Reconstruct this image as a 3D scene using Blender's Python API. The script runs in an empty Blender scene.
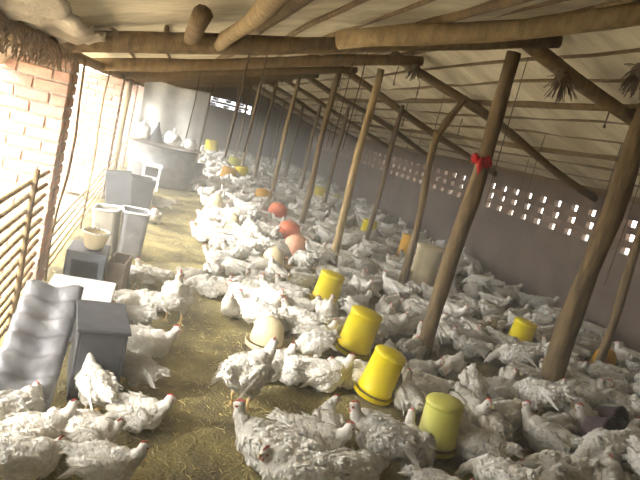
import bpy, bmesh, math, random
from mathutils import Vector, Matrix, noise
R = math.radians
rnd = random.Random(7)
sc = bpy.context.scene
COL = sc.collection

# ------------------------------------------------------------------ camera
cam_d = bpy.data.cameras.new('camera'); cam = bpy.data.objects.new('camera', cam_d); COL.objects.link(cam)
cam_d.sensor_width = 36; cam_d.lens = 36*600/640; cam_d.clip_start = .05
cam.matrix_world = Matrix(((0.94196281, -0.18562463, -0.27973124, 0),
                           (-0.23630136, 0.22527396, -0.94520543, 0),
                           (0.23846958, 0.95644923, 0.16833634, 1.6), (0, 0, 0, 1)))
sc.camera = cam
# ------------------------------------------------------------------ world, daylight, exposure
w = bpy.data.worlds.new('sky'); sc.world = w; w.use_nodes = True
bg = w.node_tree.nodes['Background']; bg.inputs[0].default_value = (1, .97, .90, 1); bg.inputs[1].default_value = 11.0
sun_d = bpy.data.lights.new('sun', 'SUN'); sun_d.energy = 7; sun_d.angle = R(8); sun_d.color = (1, .95, .86)
sun = bpy.data.objects.new('sun', sun_d); COL.objects.link(sun)
sun.rotation_euler = Vector((.80, .42, -.46)).to_track_quat('-Z', 'Y').to_euler()
def portal(loc, rot, sx, sy):
    d = bpy.data.lights.new('portal', 'AREA'); d.shape = 'RECTANGLE'; d.size = sx; d.size_y = sy; d.cycles.is_portal = True
    o = bpy.data.objects.new('portal', d); COL.objects.link(o); o.location = loc; o.rotation_euler = rot
portal((-.9, 6.6, .85), (0, R(-90), 0), 1.7, 4.8)
portal((-.9, 16.5, .85), (0, R(-90), 0), 1.7, 14.6)
portal((-.9, 3.2, .85), (0, R(-90), 0), 1.7, 2.1)
sc.view_settings.view_transform = 'Standard'; sc.view_settings.look = 'None'
sc.view_settings.exposure = 0.35; sc.view_settings.gamma = 1; sc.view_settings.use_curve_mapping = False
sc.cycles.max_bounces = 8; sc.cycles.diffuse_bounces = 5
sc.cycles.use_denoising = True

# ------------------------------------------------------------------ materials
def mat(name, c1, c2=None, rough=.85, scale=8, bump=.3, stretch=(1, 1, 1), metal=0, vary=0, detail=5, bscale=None, dist=.01, alpha=None, gen=True):
    m = bpy.data.materials.new(name); m.use_nodes = True; nt = m.node_tree; n = nt.nodes; L = nt.links
    b = n['Principled BSDF']; b.inputs['Roughness'].default_value = rough; b.inputs['Metallic'].default_value = metal
    b.inputs['Specular IOR Level'].default_value = .3
    tc = n.new('ShaderNodeTexCoord'); mp = n.new('ShaderNodeMapping'); mp.inputs['Scale'].default_value = stretch
    L.new(tc.outputs['Object'], mp.inputs[0])
    no = n.new('ShaderNodeTexNoise'); no.inputs['Scale'].default_value = scale; no.inputs['Detail'].default_value = detail
    L.new(mp.outputs[0], no.inputs['Vector'])
    rp = n.new('ShaderNodeValToRGB'); c2 = c2 or tuple(x*.7 for x in c1)
    rp.color_ramp.elements[0].position = .35; rp.color_ramp.elements[1].position = .65
    rp.color_ramp.elements[0].color = (*c2, 1); rp.color_ramp.elements[1].color = (*c1, 1)
    L.new(no.outputs[0], rp.inputs[0]); out = rp.outputs[0]
    if vary:
        oi = n.new('ShaderNodeObjectInfo'); hs = n.new('ShaderNodeHueSaturation')
        ma = n.new('ShaderNodeMapRange'); ma.inputs[3].default_value = 1-vary; ma.inputs[4].default_value = 1+vary*.5
        L.new(oi.outputs['Random'], ma.inputs[0]); L.new(ma.outputs[0], hs.inputs['Value']); L.new(out, hs.inputs['Color']); out = hs.outputs[0]
    L.new(out, b.inputs['Base Color'])
    if bump:
        n2 = n.new('ShaderNodeTexNoise'); n2.inputs['Scale'].default_value = bscale or scale*4; n2.inputs['Detail'].default_value = 4
        L.new(mp.outputs[0], n2.inputs['Vector'])
        bp = n.new('ShaderNodeBump'); bp.inputs['Strength'].default_value = bump; bp.inputs['Distance'].default_value = dist
        L.new(n2.outputs[0], bp.inputs['Height']); L.new(bp.outputs[0], b.inputs['Normal'])
    return m
M = dict(
    litter=mat('litter', (.37, .31, .125), (.13, .105, .055), scale=3.2, bump=.9, detail=8, bscale=60, dist=.02),
    straw=mat('straw', (.55, .46, .2), (.3, .24, .1), scale=20, bump=0, vary=.3),
    earth=mat('earth', (.58, .50, .38), (.45, .38, .28), scale=2, bump=.5),
    feather=mat('feather', (.86, .84, .78), (.66, .62, .53), scale=9, bump=.4, bscale=45, vary=.2),
    comb=mat('comb', (.66, .13, .11), (.5, .08, .07), scale=30, rough=.5),
    beak=mat('beak', (.7, .48, .2), rough=.4, scale=30, bump=.1),
    shank=mat('shank', (.75, .55, .25), (.6, .4, .18), scale=60, rough=.6),
    eye=mat('eye', (.02, .01, .01), rough=.1, bump=0),
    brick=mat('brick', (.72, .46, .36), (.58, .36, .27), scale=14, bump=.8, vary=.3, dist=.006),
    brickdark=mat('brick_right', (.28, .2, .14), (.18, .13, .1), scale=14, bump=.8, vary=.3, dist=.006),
    mortar=mat('mortar', (.58, .54, .46), (.45, .42, .36), scale=20, bump=.8),
    plaster=mat('mud_plaster', (.20, .15, .11), (.12, .09, .07), scale=2.5, bump=.7, bscale=14, dist=.02),
    bark=mat('pole_wood', (.29, .205, .10), (.13, .09, .05), scale=5, stretch=(4, 4, 1), bump=.9, bscale=26, vary=.25, dist=.01),
    polelight=mat('peeled_wood', (.48, .36, .18), (.28, .2, .1), scale=5, stretch=(4, 4, 1), bump=.8, bscale=26, vary=.2, dist=.01),
    roof=mat('roof_sheet', (.80, .73, .54), (.52, .45, .31), scale=1.6, stretch=(1, 2.5, 1), bump=.6, bscale=7, dist=.05, detail=7),
    tarp=mat('sacking', (.6, .54, .42), (.4, .35, .26), scale=4, bump=.7, bscale=40),
    sheet=mat('pale_sheet', (.82, .83, .82), (.6, .62, .62), scale=3, rough=.5, bump=.5, bscale=8, dist=.03),
    tin=mat('galvanised_tin', (.27, .27, .28), (.17, .17, .18), rough=.5, metal=.5, scale=9, bump=.3),
    tindark=mat('old_dark_tin', (.075, .075, .08), (.045, .045, .05), rough=.8, metal=0, scale=9, bump=.3),
    beige=mat('beige_plastic', (.33, .31, .26), (.24, .22, .19), rough=.6, scale=6, bump=.2),
    grey=mat('grey_plastic', (.10, .105, .12), (.06, .065, .075), rough=.5, scale=6, bump=.2),
    boxwood=mat('box_wood', (.3, .24, .18), (.18, .14, .11), scale=5, stretch=(1, 6, 1), bump=.5),
    dark=mat('dark_inside', (.04, .035, .04), rough=.9, bump=0),
    white=mat('white_paint', (.8, .8, .78), (.65, .65, .62), scale=12, bump=.2),
    yellow=mat('yellow_plastic', (.9, .74, .015), (.82, .64, .015), rough=.4, scale=7, bump=.1),
    paleyellow=mat('pale_yellow_plastic', (.72, .70, .16), (.6, .58, .12), rough=.4, scale=7, bump=.1),
    amber=mat('amber_plastic', (.8, .45, .05), (.66, .36, .04), rough=.4, scale=7, bump=.1),
    red=mat('orange_red_plastic', (.8, .24, .12), (.66, .18, .09), rough=.4, scale=7, bump=.1),
    salmon=mat('salmon_plastic', (.78, .42, .27), (.66, .34, .21), rough=.45, scale=7, bump=.1),
    cream=mat('cream_plastic', (.72, .62, .4), (.58, .49, .3), rough=.5, scale=7, bump=.15),
    rag=mat('red_rag', (.6, .03, .03), (.4, .02, .02), scale=20),
    cord=mat('cord', (.12, .09, .06), rough=.9, bump=0),
    nest=mat('dry_grass', (.2, .15, .09), (.1, .07, .05), scale=30, bump=0),
    wicker=mat('dark_wicker', (.13, .09, .09), (.06, .045, .05), scale=40, bump=.8),
)

# ------------------------------------------------------------------ helpers
def link(name, me, m=None, parent=None, loc=None, rz=0):
    o = bpy.data.objects.new(name, me); COL.objects.link(o)
    if m is not None and me is not None and not me.materials: me.materials.append(M[m])
    if parent: o.parent = parent
    if loc is not None: o.location = loc
    if rz: o.rotation_euler = (0, 0, rz)
    return o
def fin(bm, smooth=False):
    me = bpy.data.meshes.new('mesh'); bmesh.ops.recalc_face_normals(bm, faces=bm.faces); bm.to_mesh(me); bm.free()
    if smooth:
        for p in me.polygons: p.use_smooth = True
    return me
def tag(o, label=None, cat=None, group=None, kind=None):
    if label: o['label'] = label
    if cat: o['category'] = cat
    if group: o['group'] = group
    if kind: o['kind'] = kind
    return o
def thing(name, label, cat, loc=(0, 0, 0), rz=0, group=None):
    o = bpy.data.objects.new(name, None); COL.objects.link(o); o.location = loc; o.rotation_euler = (0, 0, rz)
    return tag(o, label, cat, group)
def box(bm, x0, x1, y0, y1, z0, z1, bev=0, mtx=None):
    r = bmesh.ops.create_cube(bm, size=1); vs = r['verts']
    for v in vs: v.co = Vector(((x0+x1)/2+v.co.x*(x1-x0), (y0+y1)/2+v.co.y*(y1-y0), (z0+z1)/2+v.co.z*(z1-z0)))
    if bev:
        es = list({e for v in vs for e in v.link_edges})
        q = bmesh.ops.bevel(bm, geom=es, offset=bev, segments=1, affect='EDGES'); vs = list({v for f in q['faces'] for v in f.verts} | {v for v in vs if v.is_valid})
    if mtx: bmesh.ops.transform(bm, matrix=mtx, verts=vs)
    return vs
def boxme(*a, **k):
    bm = bmesh.new(); box(bm, *a, **k); return fin(bm)
def tube(bm, pts, rad, seg=8, jit=0, cap=True):
    pts = [Vector(p) for p in pts]; rings = []
    for i, p in enumerate(pts):
        t = (pts[min(i+1, len(pts)-1)]-pts[max(i-1, 0)]).normalized()
        a = t.orthogonal().normalized() if i == 0 else (a-t*a.dot(t)).normalized()
        b = t.cross(a); rr = rad[i] if hasattr(rad, '__len__') else rad
        rings.append([bm.verts.new(p+(a*math.cos(2*math.pi*k/seg)+b*math.sin(2*math.pi*k/seg))*rr*(1+(rnd.uniform(-jit, jit) if jit else 0))) for k in range(seg)])
    for r0, r1 in zip(rings, rings[1:]):
        for k in range(seg): bm.faces.new((r0[k], r0[(k+1) % seg], r1[(k+1) % seg], r1[k]))
    if cap: bm.faces.new(rings[0][::-1]); bm.faces.new(rings[-1])
def pole(a, b, r0, r1, wob=.03, n=9, seg=10, jit=.09, sag=0):
    """a natural pole from a to b: bends, tapers, bulges; origin at a"""
    a = Vector(a); b = Vector(b); d = b-a; s1 = d.normalized().orthogonal().normalized(); s2 = d.normalized().cross(s1)
    ph = [rnd.uniform(0, 6) for _ in range(4)]; pts = []; rad = []
    for i in range(n):
        t = i/(n-1); e = math.sin(math.pi*t)
        pts.append(d*t+s1*wob*math.sin(ph[0]+4*t)*e+s2*wob*math.sin(ph[1]+6*t)*e-Vector((0, 0, sag*e)))
        rad.append((r0+(r1-r0)*t)*(1+.07*math.sin(ph[2]+11*t)+.05*math.sin(ph[3]+23*t)))
    bm = bmesh.new(); tube(bm, pts, rad, seg, jit); return fin(bm, True)
def lathe(bm, prof, seg=20, cx=0, cy=0, wob=0):
    rings = []
    for i, (r, z) in enumerate(prof):
        rings.append([bm.verts.new((cx+r*math.cos(2*math.pi*k/seg)*(1+wob*math.sin(2*k+i)), cy+r*math.sin(2*math.pi*k/seg)*(1+wob*math.cos(3*k)), z)) for k in range(seg)])
    for r0, r1 in zip(rings, rings[1:]):
        for k in range(seg): bm.faces.new((r0[k], r0[(k+1) % seg], r1[(k+1) % seg], r1[k]))
    if prof[0][0] > 1e-4: bm.faces.new(rings[0][::-1])
    if prof[-1][0] > 1e-4 : bm.faces.new(rings[-1])
def grid(nx, ny, f):
    bm = bmesh.new(); v = [[bm.verts.new(f(i/nx, j/ny)) for i in range(nx+1)] for j in range(ny+1)]
    for j in range(ny):
        for i in range(nx): bm.faces.new((v[j][i], v[j][i+1], v[j+1][i+1], v[j+1][i]))
    return fin(bm, True)
def solid(o, t):
    m = o.modifiers.new('thick', 'SOLIDIFY'); m.thickness = t; return o

# ------------------------------------------------------------------ the shed: floor, walls, roof
XL, XR, YN, YF = -.64, 5.6, -1.2, 24.0
RX = 2.6
def roofz(x):
    return 2.76-(RX-x)*.285 if x < RX else 2.76-(x-RX)*.345
def fz(x, y): return .018*noise.noise(Vector((x*1.3, y*1.3, 0)))+.01*noise.noise(Vector((x*6, y*6, 3)))-.012
floor = link('floor', grid(110, 300, lambda a, b: (XL-.1+a*(XR-XL+.2), YN+b*(YF-YN), fz(XL+a*(XR-XL), YN+b*(YF-YN)))), 'litter'); tag(floor, kind='structure')
bm = bmesh.new(); box(bm, -30, XL-.1, -20, 45, -.3, -.05); box(bm, XR+.1, 30, -20, 45, -.3, -.05)
tag(link('outside_ground', fin(bm), 'earth'), kind='structure')
bm = bmesh.new()
for k in range(9000):
    y = 2.0+22*rnd.random()**1.7; x = rnd.uniform(XL, XR) if rnd.random() < .35 else rnd.uniform(-.4, 1.3)
    a = rnd.uniform(0, math.pi); l = rnd.uniform(.015, .05); z = fz(x, y)+.004
    dx, dy = math.cos(a)*l, math.sin(a)*l; nx, ny = -math.sin(a)*.0022, math.cos(a)*.0022; dz = rnd.uniform(-.004, .012)
    vs = [bm.verts.new(c) for c in ((x-nx, y-ny, z), (x+nx, y+ny, z), (x+dx+nx, y+dy+ny, z+dz), (x+dx-nx, y+dy-ny, z+dz), (x+dx/2, y+dy/2, z+.006+dz/2))]
    bm.faces.new((vs[0], vs[1], vs[4])); bm.faces.new((vs[1], vs[2], vs[4])); bm.faces.new((vs[2], vs[3], vs[4])); bm.faces.new((vs[3], vs[0], vs[4]))
tag(link('straw_litter', fin(bm), 'straw'), 'loose yellow straw scattered over the brown litter floor', 'straw', kind='stuff')

def brickmesh(l, d, h, m):
    out = []
    for k in range(3):
        bm = bmesh.new(); box(bm, -l/2, l/2, -d/2, d/2, -h/2, h/2, bev=.006)
        for v in bm.verts: v.co += Vector((rnd.uniform(-1, 1), rnd.uniform(-1, 1), rnd.uniform(-1, 1)))*.003
        me = fin(bm); me.materials.append(M[m]); out.append(me)
    return out
BR = brickmesh(.205, .10, .066, 'brick'); BH = brickmesh(.095, .10, .066, 'brick')
def pier(y, x0, x1, depth, top, detailed=True):
    p = link('brick_pier', boxme(x0+.006, x1-.006, .012, depth-.012, 0, top), 'mortar', loc=(0, y, 0)); tag(p, kind='structure')
    P = .08; n = int(top/P)
    def put(m, x, yy, z, rz=0):
        o = link('brick', rnd.choice(m), parent=p, loc=(x+rnd.uniform(-.002, .002), yy+rnd.uniform(-.004, .003), z)); o.rotation_euler = (rnd.uniform(-.01, .01), rnd.uniform(-.01, .01), rz+rnd.uniform(-.012, .012))
    for c in range(n):
        z = (c+.5)*P; W = x1-x0; x = x1
        if c % 2: put(BH, x1-.05, .045, z); x = x1-.105
        while x-.215 >= x0-.01:
            put(BR, x-.105, .045, z); x -= .215
        if x-x0 > .09: put(BH, x-.05, .045, z)
        # the returning face toward the shed
        yy = .10
        while yy+.2 < depth+.02: put(BR, x1-.045, yy+.105, z, math.pi/2); yy += .215
    return p
for y, x0, dp in ((4.35, -1.50, .32), (8.9, -1.24, .34), (12.7, -1.24, .32), (16.6, -1.24, .32), (20.4, -1.24, .32)): pier(y, x0, XL, dp, 1.68)
# unseen solid stretch of left wall by the camera, added to darken the foreground
bm = bmesh.new(); box(bm, XL-.2, XL, YN, 2.12, 0, 1.64); tag(link('wall_left_blocker', fin(bm), 'plaster'), kind='structure')
bm = bmesh.new(); box(bm, XL-.2, XR+.2, YN-.2, YN, 0, 1.7)
vs = [bm.verts.new(c) for c in ((XL-.2, YN-.1, 1.7), (XR+.2, YN-.1, 1.7), (RX, YN-.1, 2.8))]; bm.faces.new(vs)
tag(link('wall_back', fin(bm), 'plaster'), kind='structure')
# right wall: plastered below, honeycomb brick band, plastered course on top
def honey(wall, along, at, s0, s1, z0, courses, step=.37, P=.085, B=None):
    for c in range(courses):
        st = .245 if c % 2 else step; s = s0+rnd.uniform(0, .1)
        while s < s1:
            if rnd.random() > -1:
                o = link('brick', rnd.choice(B), parent=wall)
                o.location = (at, s, z0+(c+.5)*P) if along == 'y' else (s, at, z0+(c+.5)*P)
                if along == 'y': o.rotation_euler = (0, 0, math.pi/2+rnd.uniform(-.03, .03))
            s += st*rnd.uniform(.99, 1.03)
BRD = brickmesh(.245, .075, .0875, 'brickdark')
bm = bmesh.new(); box(bm, XR, XR+.16, YN, YF, 0, 1.08); box(bm, XR, XR+.16, YN, YF, 1.08+.085*5, 1.74); box(bm, XR, XR+.16, YN, 4.6, 1.08, 1.505)
wr = link('wall_right', fin(bm), 'plaster'); tag(wr, kind='structure')
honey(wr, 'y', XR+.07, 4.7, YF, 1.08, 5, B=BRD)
bm = bmesh.new(); box(bm, XL-.3, XR+.16, YF, YF+.15, 0, 1.7); box(bm, 3.1, XR+.16, YF, YF+.15, 1.7, 2.0); box(bm, XL-.3, 1.5, YF, YF+.15, 1.7, 2.0)
vs = [bm.verts.new(c) for c in ((XL-.3, YF+.05, 2.0), (XR+.16, YF+.05, 2.0), (XR+.16, YF+.05, 1.7), (RX, YF+.05, 2.8))]
bm.faces.new((vs[0], vs[1], vs[3]))
we = link('wall_end', fin(bm), 'plaster'); tag(we, kind='structure')
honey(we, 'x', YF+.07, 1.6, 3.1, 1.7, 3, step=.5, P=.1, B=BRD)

# roof: sagging sheets over poles
def roofpt(x, y):
    return Vector((x, y, roofz(x)+.075+.03*noise.noise(Vector((x*.9, y*.55, 5)))+.028*noise.noise(Vector((x*2.6, y*1.1, 9)))+.012*noise.noise(Vector((x*7, y*3, 2)))))
ce = link('ceiling', grid(30, 260, lambda a, b: roofpt(-1.12+a*(RX+1.12), YN-.2+b*(YF-YN+.6))), 'roof'); tag(ce, kind='structure'); solid(ce, .02)
ce2 = link('ceiling', grid(30, 260, lambda a, b: roofpt(RX-.005+a*(XR+.5-RX), YN-.2+b*(YF-YN+.6))), 'roof'); tag(ce2, kind='structure'); solid(ce2, .02)
def long_pole(x, y0, y1, r, dz=.0, wob=.025):
    pts = []; rad = []; n = int((y1-y0)/.8)+2; ph = rnd.uniform(0, 6)
    for i in range(n):
        y = y0+(y1-y0)*i/(n-1); xx = x+wob*math.sin(ph+y*1.1)+rnd.uniform(-.008, .008)
        pts.append((xx, y, roofz(xx)+.035+dz+rnd.uniform(-.008, .008))); rad.append(r*(1+.12*math.sin(y*2+ph)))
    bm = bmesh.new(); tube(bm, pts, rad, 8, .06); return fin(bm, True)
for i, x in enumerate((-.45, -.1, .5, .82, 1.15, 1.5, 1.9, 2.25, 2.6, 2.95, 3.28, 3.6, 3.92, 4.25, 4.6, 4.92, 5.25, 5.55)):
    big = i % 3 == 2
    o = link('batten', long_pole(x, 4.25 if x < .3 else 1.0, YF, .034 if big else .016, dz=-.01 if big else .01), 'bark', parent=ce if x < RX else ce2)
# rafters: a pair of poles at every frame
RY = [1.55, 4.2, 6.8, 9.4, 12.0, 14.6, 17.2, 19.8, 22.4]
ordn = ['nearest overhead', 'first', 'second', 'third', 'fourth', 'fifth', 'sixth', 'seventh', 'farthest']
for i, y in enumerate(RY):
    if i == 0: continue
    dz = -.06
    me = pole((-.8, y-.05, roofz(-.8)+dz), (RX+.10, y+.02, roofz(RX)+dz+.01), .068, .055, wob=.02, n=12)
    o = link('rafter_pole', me, 'bark'if i != 1 else 'bark', loc=(-.8, y-.05, roofz(-.8)+dz))
    tag(o, f'{ordn[i]} rafter pole from the camera, rising from the brick wall side', 'rafter')
    me = pole((RX-.25, y+.1, roofz(RX)+dz), (XR+.1, y+.03, roofz(XR+.1)+dz), .06, .05, wob=.045, n=12)
    o = link('rafter_pole', me, 'bark', loc=(RX-.25, y+.1, roofz(RX)+dz))
    tag(o, f'{ordn[i]} crooked rafter pole from the camera, falling toward the vented right wall', 'rafter')
# odd poles under the near roof
o = link('brace_pole', pole((.97, 4.0, 2.22), (2.75, 3.0, 2.80), .066, .066, wob=.03, n=10), 'polelight', loc=(.97, 4.0, 2.22)); tag(o, 'thick pale knotted pole crossing diagonally at the top right under the roof', 'pole')
o = link('brace_pole', pole((2.45, 3.0, 2.66), (3.6, 3.3, 2.35), .07, .06, wob=.03, n=8), 'bark', loc=(2.45, 3.0, 2.66)); tag(o, 'dark crooked pole running off the top right corner beside the straw clump', 'pole')
o = link('roof_log', pole((.07, 3.0, 2.0), (.05, 4.3, 1.98), .048, .045, wob=.01, n=6), 'bark', loc=(.07, 3.0, 2.0)); tag(o, 'short dark log with its round sawn end facing the camera under the roof', 'log')
o = link('roof_log', pole((.24, 4.1, 1.995), (.30, 1.3, 2.06), .04, .045, wob=.02, n=8), 'polelight', loc=(.24, 4.1, 1.995)); tag(o, 'pale barked log running up out of the top of the picture', 'log')
o = link('eave_pole', pole((-.72, 1.0, 1.74), (-.70, 8.9, 1.72), .05, .045, wob=.03, n=14), 'bark', loc=(-.72, 1.0, 1.74)); tag(o, 'long pole along the top of the brick piers, near half', 'pole')
o = link('eave_pole', pole((-.70, 8.8, 1.72), (-.70, YF, 1.72), .045, .045, wob=.03, n=20), 'bark', loc=(-.70, 8.8, 1.72)); tag(o, 'long pole along the top of the brick piers, far half', 'pole')

# posts
def post(x, y, top, r, label, lx=0, ly=0, r1=None, m='bark'):
    t = thing('wooden_post', label, 'post', (x, y, 0))
    link('shaft', pole((0, 0, -.03), (lx, ly, top), r, r1 or r*.8, wob=.02, n=12), m, t, loc=(0, 0, -.03))
    return t
A = post(2.26, 6.9, 2.50, .052, 'pale straight post in the middle of the flock, right behind the second rafter', m='polelight')
Cp = post(2.38, 4.3, 2.55, .07, 'post with a red rag tied on its upper half', lx=.03, m='bark')
bm = bmesh.new()
for k in range(9):
    a = k*.7; tube(bm, [(.064*math.cos(a), .064*math.sin(a), 1.72+rnd.uniform(-.03, .03)), (.07*math.cos(a+.8), .07*math.sin(a+.8), 1.70+rnd.uniform(-.03, .03)), (.065*math.cos(a+1.6), .065*math.sin(a+1.6), 1.69+rnd.uniform(-.03, .03))], .02, 6, .2)
tube(bm, [(-.03, -.06, 1.72), (-.045, -.08, 1.66), (-.04, -.085, 1.60)], [.02, .025, .008], 6, .2)
o = link('rag', fin(bm, True), 'rag', loc=(2.38+.02, 4.3, 0)); tag(o, 'red rag knotted round the post', 'rag')
B = post(3.12, 6.6, 1.98, .048, 'kinked post whose crooked top arm bends up to the right', lx=-.10)
link('fork', pole((-.10, 0, 1.88), (.12, 0, 2.40), .045, .04, wob=.01, n=6), 'bark', B, loc=(-.10, 0, 1.88))
D = post(3.42, 4.0, 2.42, .094, 'thickest dark post, standing nearest the right edge', lx=.06)
post(4.4, 4.6, 2.12, .045, 'slim post at the right edge, behind the thickest post')
n_ = ['third', 'fourth', 'fifth', 'sixth', 'seventh', 'eighth']
for i, y in enumerate((9.4, 12.0, 14.6, 17.2, 19.8, 22.4)):
    post(2.35+rnd.uniform(-.06, .06), y, 2.58, .05, f'{n_[i]} post of the row under the ridge, counted from the red rag post', lx=.02, m='polelight' if i % 2 else 'bark')
n_ = ['second', 'third', 'fourth', 'fifth', 'sixth', 'seventh']
for i, y in enumerate((9.3, 12.1, 14.7, 17.1, 19.8)):
    post(3.55+rnd.uniform(-.1, .1), y, roofz(3.55)-.06, .045, f'{n_[i]} post of the right hand row, behind the kinked post', lx=.02)
    post(.95+rnd.uniform(-.05, .05), y+.6, roofz(.95)-.06, .03, f'{n_[i]} slim post of the row beside the aisle, far half of the shed', lx=.02) if y > 13 else None
# cords hanging from the roof
ORDW = ['', ', second one', ', third one', ', fourth one', ', fifth one']
def slab(x, y, l):
    p = min((('pale straight post', 2.26, 6.9), ('red rag post', 2.38, 4.3), ('kinked post', 3.12, 6.6), ('thickest post', 3.42, 4.0), ('third ridge post', 2.35, 9.4), ('fourth ridge post', 2.35, 12), ('second post of the right hand row', 3.55, 9.3), ('third post of the right hand row', 3.55, 12.1)), key=lambda q: (q[1]-x)**2+(q[2]-y)**2)
    k = ('short knotted string' if l < .5 else 'long thin string' if l > .9 else 'thin string')+' hanging '+('left of' if x < p[1] else 'right of')+' the '+p[0]
    n = STR.get(k, 0); STR[k] = n+1; return k+ORDW[n]
STR = {}
for k in range(30):
    y = rnd.uniform(3.6, 15); x = rnd.choice((1.6, 2.0, 2.9, 3.3, 3.6, 4.0, 4.4, 4.9))+rnd.uniform(-.12, .12)
    l = rnd.choice((.25, .4, .7, 1.0, 1.35)); z = roofz(x)+.05; bm = bmesh.new()
    tube(bm, [(0, 0, 0), (rnd.uniform(-.01, .01), 0, -l*.4), (rnd.uniform(-.015, .015), 0, -l)], .0045 if l > .5 else .007, 5)
    if l < .5: bmesh.ops.create_icosphere(bm, subdivisions=1, radius=.016, matrix=Matrix.Translation((0, 0, -l)))
    tag(link('dangling_string', fin(bm), 'cord', loc=(x, y, z)), slab(x, y, l), 'string', 'strings hanging from the roof')
for x, y, wh in ((.55, 5.2, 'first'), (.75, 5.6, 'second'), (.30, 8.0, 'farthest')):
    bm = bmesh.new(); tube(bm, [(0, 0, 0), (.01, 0, -.5), (-.01, 0, -1.0)], .008, 5)
    tag(link('dangling_string', fin(bm), 'cord', loc=(x, y, roofz(x)+.04)), wh+' dark string hanging above the aisle in front of the grey tank', 'string', 'strings above the aisle')
# clumps of dry grass stuck to the poles
def clump(loc, s, n, label, drop=1.0):
    bm = bmesh.new(); bmesh.ops.create_icosphere(bm, subdivisions=2, radius=s*.55)
    for v in bm.verts: v.co *= 1+.35*noise.noise(v.co*30)
    for k in range(n):
        d = Vector((rnd.gauss(0, 1), rnd.gauss(0, 1), rnd.gauss(-.5*drop, 1))).normalized(); p = d*s*.4; q = d*s*rnd.uniform(.8, 1.4)+Vector((0, 0, -s*.4*drop))
        tube(bm, [p, (p+q)/2+Vector((0, 0, s*.1)), q], .0035, 3)
    tag(link('straw_clump', fin(bm), 'nest', loc=loc), label, 'nest')
clump((2.72, 4.05, 2.42), .11, 90, 'dark straw nest hanging under the roof beside the red rag post')
clump((2.87, 3.45, 2.50), .11, 90, 'dark straw nest at the top right pole joint')
clump((2.62, 6.75, 2.60), .10, 60, 'straw wad at the ridge over the second rafter')

# ------------------------------------------------------------------ left side: lath screen, sacking, boxes
t = thing('lath_screen', 'low screen of horizontal wooden laths in the near left opening', 'screen', (XL-.03, 2.22, 0))
for k in range(12):
    z = .05+k*.08; bm = bmesh.new(); zz = [z+rnd.uniform(-.008, .008) for _ in range(5)]
    tube(bm, [(0, s*.52, zz[s]) for s in range(5)], [.015, .017, .014, .016, .015], 6, .1)
    link('lath', fin(bm, True), 'polelight', t)
for s in (.62, 1.5): link('stake', pole((.02, s, 0), (.03, s+.02, 1.02), .018, .015, wob=.01, n=5, seg=7), 'bark', t, loc=(.02, s, 0))
t = thing('lath_screen', 'low lath screen in the bright opening between first and second brick piers', 'screen', (XL-.03, 4.7, 0))
for k in range(5):
    z = .06+k*.09; bm = bmesh.new(); tube(bm, [(0, s*1.04, z+rnd.uniform(-.01, .01)) for s in range(5)], .011, 6, .1)
    link('lath', fin(bm, True), 'polelight', t)
for s in (.15, 2.1): link('stake', pole((.02, s, 0), (.03, s+.04, 1.72), .012, .01, wob=.03, n=7, seg=6), 'bark', t, loc=(.02, s, 0))
t = thing('lath_screen', 'far low lath screen beyond the second brick pier', 'screen', (XL-.03, 9.25, 0))
for k in range(5):
    z = .08+k*.11; bm = bmesh.new(); tube(bm, [(0, s*.86, z+rnd.uniform(-.01, .01)) for s in range(5)], .011, 6, .1)
    link('lath', fin(bm, True), 'polelight', t)
link('stake', pole((.02, 1.2, 0), (.03, 1.2, 1.72), .04, .035, wob=.02, n=7, seg=7), 'bark', t, loc=(.02, 1.2, 0))
# crumpled sacking over the near eave
def sack(a, b):
    x = -1.05+.62*b; y = 2.15+2.3*a
    return Vector((x+.03*noise.noise(Vector((a*9, b*4, 1))), y, 1.66+.17*b*b+.05*math.sin(b*3)+.05*noise.noise(Vector((a*6, b*5, 0)))+.03*noise.noise(Vector((a*18, b*9, 4)))-.16*max(0, .35-b)*2*(1+noise.noise(Vector((a*12, 0, 7))))))
o = link('sacking', grid(46, 18, sack), 'tarp'); solid(o, .006); tag(o, 'crumpled pale sacking tucked over the near eave above the brick pier', 'sacking')
bm = bmesh.new()
for k in range(260):
    y = rnd.uniform(2.6, 4.3); p = Vector((-.72+rnd.uniform(-.12, .1), y, 1.73)); q = p+Vector((rnd.uniform(-.06, .06), rnd.uniform(-.08, .08), -rnd.uniform(.03, .14)))
    tube(bm, [p, (p+q)/2+Vector((.01, 0, 0)), q], .004, 3)
tag(link('straw_fringe', fin(bm), 'nest'), 'ragged straw fringe hanging along the near eave', 'straw', kind='stuff')

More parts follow.
